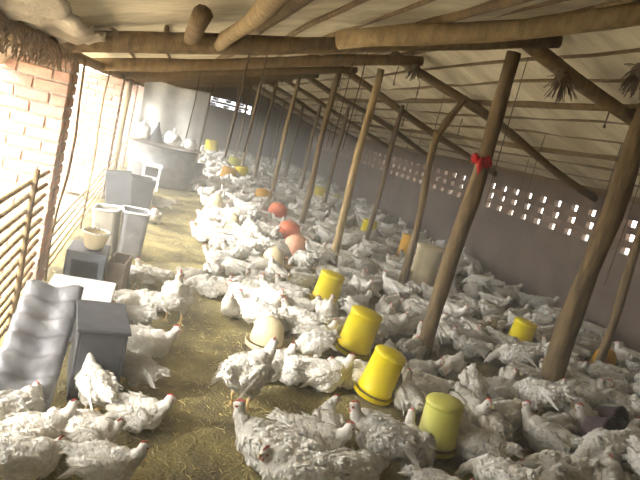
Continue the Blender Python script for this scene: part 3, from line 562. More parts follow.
HENS = [
(0.14,3.67,-15,'sit',1.05,'white hen sitting right of the dark nest box, red comb toward the aisle'),
(0.11,3.19,165,'alert',0.80,'white hen raising its neck toward the dark nest box'),
(0.13,2.81,-15,'sit',0.90,'white hen sitting at the aisle edge below the neck raising hen'),
(-0.08,2.91,120,'alert',0.85,'dim grey looking hen with upright neck against the dark nest box'),
(-0.07,2.60,-10,'tuck',0.90,'plump hen huddled left of the aisle near the bottom'),
(0.02,2.35,-8,'sit',0.90,'lowest hen left of the aisle with bright red comb'),
(-0.39,2.73,60,'tuck',0.90,'dim hen below the corrugated sheet at the left edge'),
(-0.28,2.54,30,'sit',0.90,'dim hen in the lower left corner, upper one'),
(-0.29,2.35,10,'tuck',0.95,'dim hen in the lower left corner, lowest one'),
(0.33,4.35,-100,'alert',1.20,'bright white hen standing upright in the aisle, neck stretched'),
(0.51,5.45,10,'tuck',0.80,'white hen right behind the upright hen in the aisle'),
(0.14,5.23,170,'sit',0.85,'white hen sitting right of the brown crate, red comb leftward'),
(-0.11,5.12,80,'tuck',0.85,'small white hen pressed against the brown crate'),
(0.01,5.02,140,'feed',0.80,'white hen pecking between the brown crate and the aisle'),
(0.16,4.52,170,'lie',0.95,'white hen lying left of the upright hen'),
(-0.00,4.51,30,'tuck',0.80,'small hen with reddish head right of the low lidded box'),
(0.02,4.11,160,'tuck',0.90,'hen just above the one right of the dark nest box'),
(-0.12,8.77,0,'tuck',0.95,'hen left of a pair beyond the two bins'),
(0.17,8.94,180,'sit',0.95,'hen right of a pair beyond the two bins'),
(0.09,7.84,90,'tuck',0.95,'greyish hen huddled right of the tall grey bin'),
(0.71,3.16,48,'stand',1.20,'large bright hen standing at the aisle edge below the cream drinker'),
(0.91,3.57,20,'sit',1.05,'shaded hen between large bright hen and cream drinker'),
(1.09,3.57,160,'tuck',1.05,'hen in the row left of the tilted yellow feeder, leftmost'),
(1.28,3.52,10,'sit',1.10,'hen in the row left of the tilted yellow feeder, middle'),
(1.51,3.64,170,'tuck',1.05,'hen touching the tilted yellow feeder on its left'),
(0.76,2.56,150,'sit',1.15,'big hen at the bottom, leftmost of the lowest group'),
(1.00,2.69,-30,'sit',1.10,'hen with pinkish head in the lowest group at the bottom'),
(0.87,2.40,170,'tuck',1.15,'hen cut by the bottom edge below the pink headed hen'),
(1.16,2.45,20,'lie',1.10,'hen cut by the bottom edge, right of the pink headed hen'),
(1.38,2.61,160,'stand',1.10,'hen standing arched left of the pale greenish feeder'),
(1.60,2.72,80,'sit',1.00,'hen pressed against the pale greenish feeder'),
(1.16,4.51,10,'tuck',0.95,'hen touching the cream drinker on its right'),
(1.32,4.40,160,'stand',0.95,'hen standing between cream drinker and third yellow feeder'),
(1.39,4.21,20,'sit',1.00,'hen low in front of the third yellow feeder, left one'),
(1.79,4.28,190,'tuck',1.00,'hen hiding the foot of the third yellow feeder'),
(1.62,4.76,-100,'alert',0.95,'upright bright hen left of the third yellow feeder'),
(0.99,5.30,175,'tuck',1.05,'bright hen at the aisle edge above the cream drinker'),
(1.27,5.16,160,'sit',1.10,'large white hen left of the fourth yellow feeder'),
(0.76,5.97,190,'stand',0.85,'small hen stepping out into the aisle edge'),
(0.93,5.89,150,'tuck',1.05,'bright hen beside the one stepping into the aisle'),
(3.11,4.79,0,'lie',1.10,'lone pale hen on bare floor right of the red rag post'),
(0.95,7.10,0,'tuck',1.00,'very bright hen below the small cream drinker'),
(0.70,7.31,170,'sit',0.95,'hen left of the small cream drinker at the aisle edge'),
(2.48,4.51,90,'sit',0.95,'hen left of the red rag post foot'),
(1.94,2.40,122,'feed',0.95,'pecking white chicken in front of the pale greenish feeder, closest'),
(1.59,2.35,334,'turn',0.92,'looking aside white chicken in front of the pale greenish feeder, second closest'),
(2.05,2.78,144,'turn',1.07,'looking aside white chicken right of the pale greenish feeder, closest'),
(2.31,3.04,68,'lie',1.04,'lying low white chicken right of the pale greenish feeder, second closest'),
(2.26,3.29,269,'sit',1.09,'sitting white chicken right of the pale greenish feeder, third closest'),
(2.27,2.41,221,'tuck',1.01,'huddled white chicken right of the pale greenish feeder, fourth closest'),
(2.49,2.62,169,'lie',1.09,'lying low white chicken right of the pale greenish feeder, fifth closest'),
(2.55,2.36,12,'tuck',0.94,'huddled white chicken right of the pale greenish feeder, sixth closest'),
(3.19,2.77,31,'sit',1.10,'sitting white chicken in front of the corner basket, closest'),
(2.91,2.78,187,'feed',1.06,'pecking white chicken in front of the corner basket, second closest'),
(3.06,2.55,278,'feed',1.07,'pecking white chicken in front of the corner basket, third closest'),
(2.78,2.55,50,'tuck',1.04,'huddled white chicken in front of the corner basket, fourth closest'),
(1.46,2.95,147,'tuck',0.91,'huddled white chicken left of the pale greenish feeder, closest'),
(1.16,2.91,82,'turn',0.90,'looking aside white chicken left of the pale greenish feeder, second closest'),
(2.91,3.19,26,'lie',1.02,'lying low white chicken left of the corner basket, closest'),
(2.67,2.99,125,'sit',1.09,'sitting white chicken left of the corner basket, second closest'),
(2.58,3.30,23,'lie',1.12,'lying low white chicken left of the corner basket, third closest'),
(3.50,3.07,88,'turn',0.98,'looking aside white chicken right of the corner basket, closest'),
(2.03,3.09,81,'tuck',1.01,'huddled white chicken behind the pale greenish feeder, closest'),
(3.18,3.31,234,'turn',1.10,'looking aside white chicken behind the corner basket, closest'),
(2.93,3.48,118,'feed',1.08,'pecking white chicken behind the corner basket, second closest'),
(1.85,3.34,83,'sit',0.97,'sitting white chicken right of the tilted yellow feeder, closest'),
(2.06,3.58,166,'sit',1.03,'sitting white chicken right of the tilted yellow feeder, second closest'),
(3.54,3.78,153,'lie',1.11,'lying low white chicken in front of the thickest post, closest'),
(3.34,3.62,89,'sit',0.88,'sitting white chicken in front of the thickest post, second closest'),
(3.63,3.43,5,'lie',1.08,'lying low white chicken in front of the thickest post, third closest'),
(3.91,3.45,341,'feed',0.93,'pecking white chicken in front of the thickest post, fourth closest'),
(2.52,4.05,224,'lie',0.94,'lying low white chicken in front of the red rag post, closest'),
(2.17,3.87,13,'turn',0.90,'looking aside white chicken in front of the red rag post, second closest'),
(2.42,3.55,254,'feed',0.92,'pecking white chicken in front of the red rag post, third closest'),
(3.75,3.97,287,'sit',1.07,'sitting white chicken right of the thickest post, closest'),
(3.85,4.24,26,'sit',0.94,'sitting white chicken right of the thickest post, second closest'),
(3.85,3.71,158,'turn',1.07,'looking aside white chicken right of the thickest post, third closest'),
(4.04,4.02,191,'tuck',1.04,'huddled white chicken right of the thickest post, fourth closest'),
(4.15,3.68,206,'lie',1.02,'lying low white chicken right of the thickest post, fifth closest'),
(3.25,4.06,351,'tuck',0.97,'huddled white chicken left of the thickest post, closest'),
(3.01,3.96,238,'sit',0.93,'sitting white chicken left of the thickest post, second closest'),
(2.82,3.71,156,'lie',1.02,'lying low white chicken left of the thickest post, third closest'),
(4.46,4.42,331,'tuck',0.99,'huddled white chicken in front of the slim right edge post, closest'),
(4.20,4.32,141,'tuck',1.00,'huddled white chicken in front of the slim right edge post, second closest'),
(4.60,4.19,78,'feed',0.92,'pecking white chicken in front of the slim right edge post, third closest'),
(4.31,3.89,92,'feed',0.94,'pecking white chicken in front of the slim right edge post, fourth closest'),
(1.32,3.94,189,'feed',0.89,'pecking white chicken right of the big cream drinker, closest'),
(1.92,3.96,251,'lie',1.08,'lying low white chicken in front of the third yellow feeder, closest'),
(3.57,4.15,183,'sit',1.01,'sitting white chicken behind the thickest post, closest'),
(3.27,4.33,155,'feed',1.01,'pecking white chicken behind the thickest post, second closest'),
(3.43,4.55,337,'sit',0.91,'sitting white chicken behind the thickest post, third closest'),
(2.22,4.22,45,'tuck',1.05,'huddled white chicken left of the red rag post, closest'),
(0.96,4.34,165,'stand',1.02,'standing white chicken behind the big cream drinker, closest'),
(0.82,4.72,246,'sit',1.00,'sitting white chicken behind the big cream drinker, second closest'),
(1.13,4.82,279,'stand',1.01,'standing white chicken behind the big cream drinker, third closest'),
(0.93,5.04,138,'tuck',1.04,'huddled white chicken behind the big cream drinker, fourth closest'),
(0.67,5.20,178,'lie',1.07,'lying low white chicken behind the big cream drinker, fifth closest'),
(4.74,4.46,8,'feed',1.03,'pecking white chicken in front of the dull orange drinker, closest'),
(1.64,4.49,30,'tuck',1.08,'huddled white chicken behind the third yellow feeder, closest'),
(2.01,4.56,222,'sit',0.90,'sitting white chicken behind the third yellow feeder, second closest'),
(3.91,4.50,309,'tuck',1.03,'huddled white chicken left of the slim right edge post, closest'),
(2.96,4.57,156,'sit',1.00,'sitting white chicken right of the red rag post, closest'),
(4.88,4.71,113,'stand',0.97,'standing white chicken right of the dull orange drinker, closest'),
(5.15,4.73,254,'sit',1.10,'sitting white chicken right of the dull orange drinker, second closest'),
(5.16,5.07,119,'lie',1.09,'lying low white chicken right of the dull orange drinker, third closest'),
(5.30,5.36,27,'lie',0.94,'lying low white chicken right of the dull orange drinker, fourth closest'),
(4.03,5.05,198,'feed',0.98,'pecking white chicken right of the amber yellow feeder, closest'),
(4.03,4.74,142,'sit',0.92,'sitting white chicken right of the amber yellow feeder, second closest'),
(4.30,5.53,161,'feed',1.09,'pecking white chicken right of the amber yellow feeder, third closest'),
(3.74,4.75,355,'turn',0.96,'looking aside white chicken in front of the amber yellow feeder, closest'),
(2.22,4.86,332,'sit',1.05,'sitting white chicken behind the red rag post, closest'),
(2.82,4.83,89,'turn',1.10,'looking aside white chicken behind the red rag post, second closest'),
(2.49,5.01,229,'lie',1.05,'lying low white chicken behind the red rag post, third closest'),
(2.72,5.19,193,'sit',0.90,'sitting white chicken behind the red rag post, fourth closest'),
(3.50,4.85,301,'lie',1.11,'lying low white chicken left of the amber yellow feeder, closest'),
(3.38,5.27,340,'tuck',0.95,'huddled white chicken left of the amber yellow feeder, second closest'),
(3.24,5.04,279,'turn',1.03,'looking aside white chicken left of the amber yellow feeder, third closest'),
(3.18,5.43,289,'stand',0.96,'standing white chicken left of the amber yellow feeder, fourth closest'),
(2.98,5.17,151,'tuck',1.03,'huddled white chicken left of the amber yellow feeder, fifth closest'),
(1.94,4.86,297,'feed',0.88,'pecking white chicken in front of the fourth yellow feeder, closest'),
(1.39,4.91,340,'sit',1.04,'sitting white chicken in front of the fourth yellow feeder, second closest'),
(4.38,4.97,116,'turn',0.92,'looking aside white chicken behind the dull orange drinker, closest'),
(4.76,5.20,357,'tuck',1.05,'huddled white chicken behind the dull orange drinker, second closest'),
(4.32,5.25,285,'sit',1.05,'sitting white chicken behind the dull orange drinker, third closest'),
(4.59,5.41,144,'stand',0.99,'standing white chicken behind the dull orange drinker, fourth closest'),
(4.97,5.47,135,'sit',0.96,'sitting white chicken behind the dull orange drinker, fifth closest'),
(4.57,5.68,228,'lie',1.03,'lying low white chicken behind the dull orange drinker, sixth closest'),
(4.79,5.83,344,'feed',1.07,'pecking white chicken behind the dull orange drinker, seventh closest'),
(5.23,5.73,145,'stand',0.89,'standing white chicken behind the dull orange drinker, eighth closest'),
(5.04,5.92,14,'sit',0.92,'sitting white chicken behind the dull orange drinker, ninth closest'),
(4.94,6.18,127,'feed',0.93,'pecking white chicken behind the dull orange drinker, tenth closest'),
(5.27,6.24,135,'tuck',1.09,'huddled white chicken behind the dull orange drinker, eleventh closest'),
(2.06,5.28,29,'sit',1.08,'sitting white chicken right of the fourth yellow feeder, closest'),
(2.08,5.58,62,'lie',1.11,'lying low white chicken right of the fourth yellow feeder, second closest'),
(2.39,5.28,260,'sit',0.93,'sitting white chicken right of the fourth yellow feeder, third closest'),
(2.31,5.87,282,'stand',0.89,'standing white chicken right of the fourth yellow feeder, fourth closest'),
(2.58,5.61,46,'tuck',1.00,'huddled white chicken right of the fourth yellow feeder, fifth closest'),
(2.79,5.45,140,'tuck',1.07,'huddled white chicken right of the fourth yellow feeder, sixth closest'),
(3.96,5.30,323,'feed',0.98,'pecking white chicken behind the amber yellow feeder, closest'),
(3.73,5.45,210,'tuck',1.05,'huddled white chicken behind the amber yellow feeder, second closest'),
(3.82,5.72,16,'feed',1.00,'pecking white chicken behind the amber yellow feeder, third closest'),
(3.51,5.76,288,'tuck',0.92,'huddled white chicken behind the amber yellow feeder, fourth closest'),
(4.14,5.74,289,'sit',1.06,'sitting white chicken behind the amber yellow feeder, fifth closest'),
(3.25,5.72,359,'tuck',0.91,'huddled white chicken behind the amber yellow feeder, sixth closest'),
(4.34,5.94,29,'sit',1.09,'sitting white chicken behind the amber yellow feeder, seventh closest'),
(1.44,5.43,158,'sit',0.91,'sitting white chicken left of the fourth yellow feeder, closest'),
(1.17,5.64,183,'tuck',0.97,'huddled white chicken left of the fourth yellow feeder, second closest'),
(1.30,6.26,15,'lie',1.04,'lying low white chicken in front of the middle cream drinker, closest'),
(1.39,5.98,106,'sit',1.00,'sitting white chicken in front of the middle cream drinker, second closest'),
(0.71,5.69,97,'tuck',0.96,'huddled white chicken in front of the middle cream drinker, third closest'),
(3.17,6.39,86,'lie',1.05,'lying low white chicken in front of the kinked post, closest'),
(2.94,6.20,316,'tuck',1.10,'huddled white chicken in front of the kinked post, second closest'),
(3.27,6.00,130,'sit',1.05,'sitting white chicken in front of the kinked post, third closest'),
(2.73,5.94,119,'stand',1.02,'standing white chicken in front of the kinked post, fourth closest'),
(2.95,5.73,106,'tuck',1.05,'huddled white chicken in front of the kinked post, fifth closest'),
(1.94,5.87,248,'sit',0.96,'sitting white chicken behind the fourth yellow feeder, closest'),
(1.62,5.86,198,'tuck',1.03,'huddled white chicken behind the fourth yellow feeder, second closest'),
(3.48,6.33,327,'tuck',0.96,'huddled white chicken in front of the beige drum, closest'),
(3.69,5.97,150,'lie',0.95,'lying low white chicken in front of the beige drum, second closest'),
(4.00,5.97,298,'turn',0.91,'looking aside white chicken in front of the beige drum, third closest'),
(2.44,6.57,320,'sit',0.92,'sitting white chicken in front of the pale straight post, closest'),
(2.09,6.49,113,'lie',1.07,'lying low white chicken in front of the pale straight post, second closest'),
(2.19,6.19,308,'lie',0.88,'lying low white chicken in front of the pale straight post, third closest'),
(2.46,6.12,287,'lie',1.06,'lying low white chicken in front of the pale straight post, fourth closest'),
(1.81,6.53,120,'feed',1.04,'pecking white chicken right of the middle cream drinker, closest'),
(1.72,6.19,50,'lie',0.99,'lying low white chicken right of the middle cream drinker, second closest'),
(3.74,6.74,309,'feed',0.93,'pecking white chicken right of the beige drum, closest'),
(3.82,6.29,97,'lie',1.00,'lying low white chicken right of the beige drum, second closest'),
(4.03,7.19,51,'lie',1.03,'lying low white chicken right of the beige drum, third closest'),
(4.21,6.79,257,'turn',1.09,'looking aside white chicken right of the beige drum, fourth closest'),
(4.32,6.45,310,'sit',1.04,'sitting white chicken right of the beige drum, fifth closest'),
(4.45,7.12,133,'feed',1.05,'pecking white chicken right of the beige drum, sixth closest'),
(4.56,6.71,254,'tuck',0.90,'huddled white chicken right of the beige drum, seventh closest'),
(4.61,6.19,24,'lie',0.91,'lying low white chicken right of the beige drum, eighth closest'),
(4.80,6.98,349,'lie',1.10,'lying low white chicken right of the beige drum, ninth closest'),
(5.12,6.59,351,'stand',1.00,'standing white chicken right of the beige drum, tenth closest'),
(5.14,6.96,141,'sit',1.01,'sitting white chicken right of the beige drum, eleventh closest'),
(1.09,6.50,162,'tuck',1.04,'huddled white chicken left of the middle cream drinker, closest'),
(0.97,6.25,211,'stand',1.04,'standing white chicken left of the middle cream drinker, second closest'),
(0.80,6.50,86,'feed',0.97,'pecking white chicken left of the middle cream drinker, third closest'),
(0.88,6.77,221,'tuck',1.08,'huddled white chicken left of the middle cream drinker, fourth closest'),
(2.84,6.59,82,'tuck',1.04,'huddled white chicken left of the kinked post, closest'),
(2.64,6.36,196,'sit',1.05,'sitting white chicken left of the kinked post, second closest'),
(1.54,6.84,22,'feed',1.04,'pecking white chicken behind the middle cream drinker, closest'),
(1.18,6.77,137,'feed',0.99,'pecking white chicken behind the middle cream drinker, second closest'),
(2.53,7.05,220,'lie',1.07,'lying low white chicken right of the pale straight post, closest'),
(2.65,6.79,22,'feed',1.11,'pecking white chicken right of the pale straight post, second closest'),
(2.80,7.17,318,'tuck',1.09,'huddled white chicken right of the pale straight post, third closest'),
(2.92,7.49,128,'tuck',0.94,'huddled white chicken right of the pale straight post, fourth closest'),
(2.08,6.86,185,'stand',1.11,'standing white chicken left of the pale straight post, closest'),
(3.12,6.87,299,'sit',1.12,'sitting white chicken behind the kinked post, closest'),
(3.43,6.93,59,'feed',1.10,'pecking white chicken behind the beige drum, closest'),
(3.47,7.25,13,'sit',0.88,'sitting white chicken behind the beige drum, second closest'),
(3.13,7.32,317,'tuck',1.03,'huddled white chicken behind the beige drum, third closest'),
(3.71,7.39,302,'tuck',1.11,'huddled white chicken behind the beige drum, fourth closest'),
(3.36,7.49,120,'sit',1.00,'sitting white chicken behind the beige drum, fifth closest'),
(3.56,7.68,67,'turn',1.12,'looking aside white chicken behind the beige drum, sixth closest'),
(4.00,7.59,290,'feed',1.01,'pecking white chicken behind the beige drum, seventh closest'),
(1.45,7.40,275,'tuck',1.07,'huddled white chicken left of the salmon drinker, closest'),
(1.44,7.11,37,'tuck',0.91,'huddled white chicken left of the salmon drinker, second closest'),
(1.17,7.26,322,'feed',1.01,'pecking white chicken left of the salmon drinker, third closest'),
(2.09,7.13,8,'sit',0.92,'sitting white chicken right of the salmon drinker, closest'),
(2.21,7.43,312,'turn',0.88,'looking aside white chicken right of the salmon drinker, second closest'),
(2.57,7.32,285,'tuck',0.92,'huddled white chicken behind the pale straight post, closest'),
(2.62,7.57,332,'sit',0.97,'sitting white chicken behind the pale straight post, second closest'),
(4.13,8.50,219,'sit',1.10,'sitting white chicken in front of the amber feeder, closest'),
(3.88,8.29,201,'sit',1.02,'sitting white chicken in front of the amber feeder, second closest'),
(4.26,8.18,333,'turn',0.96,'looking aside white chicken in front of the amber feeder, third closest'),
(3.96,7.96,216,'turn',1.09,'looking aside white chicken in front of the amber feeder, fourth closest'),
(3.57,7.99,105,'lie',0.93,'lying low white chicken in front of the amber feeder, fifth closest'),
(4.32,7.83,193,'sit',0.97,'sitting white chicken in front of the amber feeder, sixth closest'),
(3.27,7.91,41,'lie',0.91,'lying low white chicken in front of the amber feeder, seventh closest'),
(4.57,7.46,225,'sit',1.00,'sitting white chicken in front of the amber feeder, eighth closest'),
(5.01,7.67,127,'tuck',0.97,'huddled white chicken in front of the amber feeder, ninth closest'),
(5.15,7.34,31,'turn',1.01,'looking aside white chicken in front of the amber feeder, tenth closest'),
(0.96,7.48,21,'sit',0.97,'sitting white chicken in front of the small cream drinker, closest'),
(1.84,7.63,37,'tuck',0.93,'huddled white chicken behind the salmon drinker, closest'),
(2.26,7.71,288,'sit',1.04,'sitting white chicken behind the salmon drinker, second closest'),
(1.38,8.02,232,'sit',0.92,'sitting white chicken right of the small cream drinker, closest'),
(1.35,7.74,287,'feed',1.06,'pecking white chicken right of the small cream drinker, second closest'),
(0.84,8.14,75,'lie',1.02,'lying low white chicken left of the small cream drinker, closest'),
(0.81,7.76,348,'sit',1.01,'sitting white chicken left of the small cream drinker, second closest'),
(2.24,8.17,274,'tuck',0.93,'huddled white chicken right of the orange red drinker, closest'),
(2.36,8.53,95,'turn',0.99,'looking aside white chicken right of the orange red drinker, second closest'),
(2.57,8.36,323,'feed',1.08,'pecking white chicken right of the orange red drinker, third closest'),
(2.62,8.66,6,'stand',1.02,'standing white chicken right of the orange red drinker, fourth closest'),
(2.54,7.85,238,'tuck',1.05,'huddled white chicken right of the orange red drinker, fifth closest'),
(2.70,8.09,61,'lie',0.90,'lying low white chicken right of the orange red drinker, sixth closest'),
(2.86,8.31,204,'feed',1.08,'pecking white chicken right of the orange red drinker, seventh closest'),
(2.96,7.82,168,'feed',1.03,'pecking white chicken right of the orange red drinker, eighth closest'),
(4.33,8.93,53,'stand',0.90,'standing white chicken right of the amber feeder, closest'),
(4.47,8.62,174,'sit',0.91,'sitting white chicken right of the amber feeder, second closest'),
(4.67,8.27,301,'tuck',0.91,'huddled white chicken right of the amber feeder, third closest'),
(4.93,8.75,351,'turn',1.12,'looking aside white chicken right of the amber feeder, fourth closest'),
(4.77,9.22,170,'sit',0.92,'sitting white chicken right of the amber feeder, fifth closest'),
(5.02,8.40,228,'tuck',0.93,'huddled white chicken right of the amber feeder, sixth closest'),
(4.86,7.97,222,'stand',1.05,'standing white chicken right of the amber feeder, seventh closest'),
(5.27,8.81,319,'feed',0.96,'pecking white chicken right of the amber feeder, eighth closest'),
(5.19,8.09,233,'tuck',0.96,'huddled white chicken right of the amber feeder, ninth closest'),
(5.25,9.22,41,'stand',1.07,'standing white chicken right of the amber feeder, tenth closest'),
(1.71,8.01,82,'turn',1.05,'looking aside white chicken in front of the orange red drinker, closest'),
(3.52,8.72,137,'tuck',1.06,'huddled white chicken left of the amber feeder, closest'),
(3.46,8.37,51,'turn',0.92,'looking aside white chicken left of the amber feeder, second closest'),
(3.29,8.58,182,'sit',1.02,'sitting white chicken left of the amber feeder, third closest'),
(3.15,8.20,93,'stand',1.00,'standing white chicken left of the amber feeder, fourth closest'),
(1.22,8.24,69,'sit',1.01,'sitting white chicken behind the small cream drinker, closest'),
(0.82,8.40,149,'tuck',1.11,'huddled white chicken behind the small cream drinker, second closest'),
(1.14,8.62,222,'lie',0.95,'lying low white chicken behind the small cream drinker, third closest'),
(1.39,8.54,89,'feed',0.91,'pecking white chicken behind the small cream drinker, fourth closest'),
(0.88,8.71,295,'sit',1.01,'sitting white chicken behind the small cream drinker, fifth closest'),
(1.65,8.51,297,'turn',1.02,'looking aside white chicken left of the orange red drinker, closest'),
(1.54,8.25,185,'tuck',1.12,'huddled white chicken left of the orange red drinker, second closest'),
(2.10,8.56,326,'lie',0.97,'lying low white chicken behind the orange red drinker, closest'),
(1.92,8.75,25,'tuck',1.01,'huddled white chicken behind the orange red drinker, second closest'),
(1.53,8.90,90,'feed',1.08,'pecking white chicken behind the orange red drinker, third closest'),
(3.68,8.93,58,'tuck',0.98,'huddled white chicken in front of the second right hand post, closest'),
(2.97,8.57,148,'feed',1.02,'pecking white chicken in front of the second right hand post, second closest'),
(2.34,9.19,226,'tuck',0.91,'huddled white chicken in front of the third ridge post, closest'),
(2.64,8.98,242,'turn',1.06,'looking aside white chicken in front of the third ridge post, second closest'),
(2.14,8.92,172,'turn',1.05,'looking aside white chicken in front of the third ridge post, third closest'),
(2.40,8.87,209,'tuck',1.08,'huddled white chicken in front of the third ridge post, fourth closest'),
(3.28,9.29,12,'tuck',0.91,'huddled white chicken left of the second right hand post, closest'),
(3.18,8.98,90,'tuck',1.12,'huddled white chicken left of the second right hand post, second closest'),
(2.92,8.88,98,'feed',1.02,'pecking white chicken left of the second right hand post, third closest'),
(0.94,9.26,294,'tuck',0.92,'huddled white chicken in front of the farther cream drinker, closest'),
(1.02,8.96,162,'tuck',1.10,'huddled white chicken in front of the farther cream drinker, second closest'),
(1.27,8.90,200,'stand',0.96,'standing white chicken in front of the farther cream drinker, third closest'),
(2.05,9.28,148,'sit',0.94,'sitting white chicken left of the third ridge post, closest'),
(1.83,9.02,234,'turn',0.98,'looking aside white chicken left of the third ridge post, second closest'),
(3.98,9.12,154,'turn',1.01,'looking aside white chicken behind the amber feeder, closest'),
(4.32,9.35,52,'lie',1.03,'lying low white chicken behind the amber feeder, second closest'),
(1.28,9.43,44,'lie',1.08,'lying low white chicken right of the farther cream drinker, closest'),
(1.54,9.59,152,'feed',1.10,'pecking white chicken right of the farther cream drinker, second closest'),
(1.56,9.19,14,'lie',0.90,'lying low white chicken right of the farther cream drinker, third closest'),
(2.57,9.36,157,'lie',0.95,'lying low white chicken right of the third ridge post, closest'),
(2.81,9.20,350,'stand',1.01,'standing white chicken right of the third ridge post, second closest'),
(2.95,9.48,123,'feed',1.10,'pecking white chicken right of the third ridge post, third closest'),
(2.94,9.76,199,'sit',1.10,'sitting white chicken right of the third ridge post, fourth closest'),
(1.78,9.41,229,'sit',1.04,'sitting white chicken in front of the dusty red drinker, closest'),
(3.93,9.51,305,'tuck',0.88,'huddled white chicken right of the second right hand post, closest'),
(3.60,9.54,311,'tuck',1.09,'huddled white chicken behind the second right hand post, closest'),
(3.35,9.67,150,'lie',0.98,'lying low white chicken behind the second right hand post, second closest'),
(4.21,9.72,57,'lie',1.07,'lying low white chicken right of the dim yellow feeder, closest'),
(4.55,9.64,80,'sit',1.00,'sitting white chicken right of the dim yellow feeder, second closest'),
(4.76,9.91,242,'sit',0.89,'sitting white chicken right of the dim yellow feeder, third closest'),
(4.88,9.57,90,'sit',0.92,'sitting white chicken right of the dim yellow feeder, fourth closest'),
(5.13,9.79,202,'turn',1.04,'looking aside white chicken right of the dim yellow feeder, fifth closest'),
(2.31,9.68,117,'sit',1.04,'sitting white chicken behind the third ridge post, closest'),
(2.56,9.84,331,'sit',0.98,'sitting white chicken behind the third ridge post, second closest'),
(0.99,9.74,54,'sit',0.90,'sitting white chicken behind the farther cream drinker, closest'),
(3.83,9.86,46,'tuck',1.12,'huddled white chicken in front of the dim yellow feeder, closest'),
(1.82,9.86,126,'tuck',0.97,'huddled white chicken left of the dusty red drinker, closest'),
]
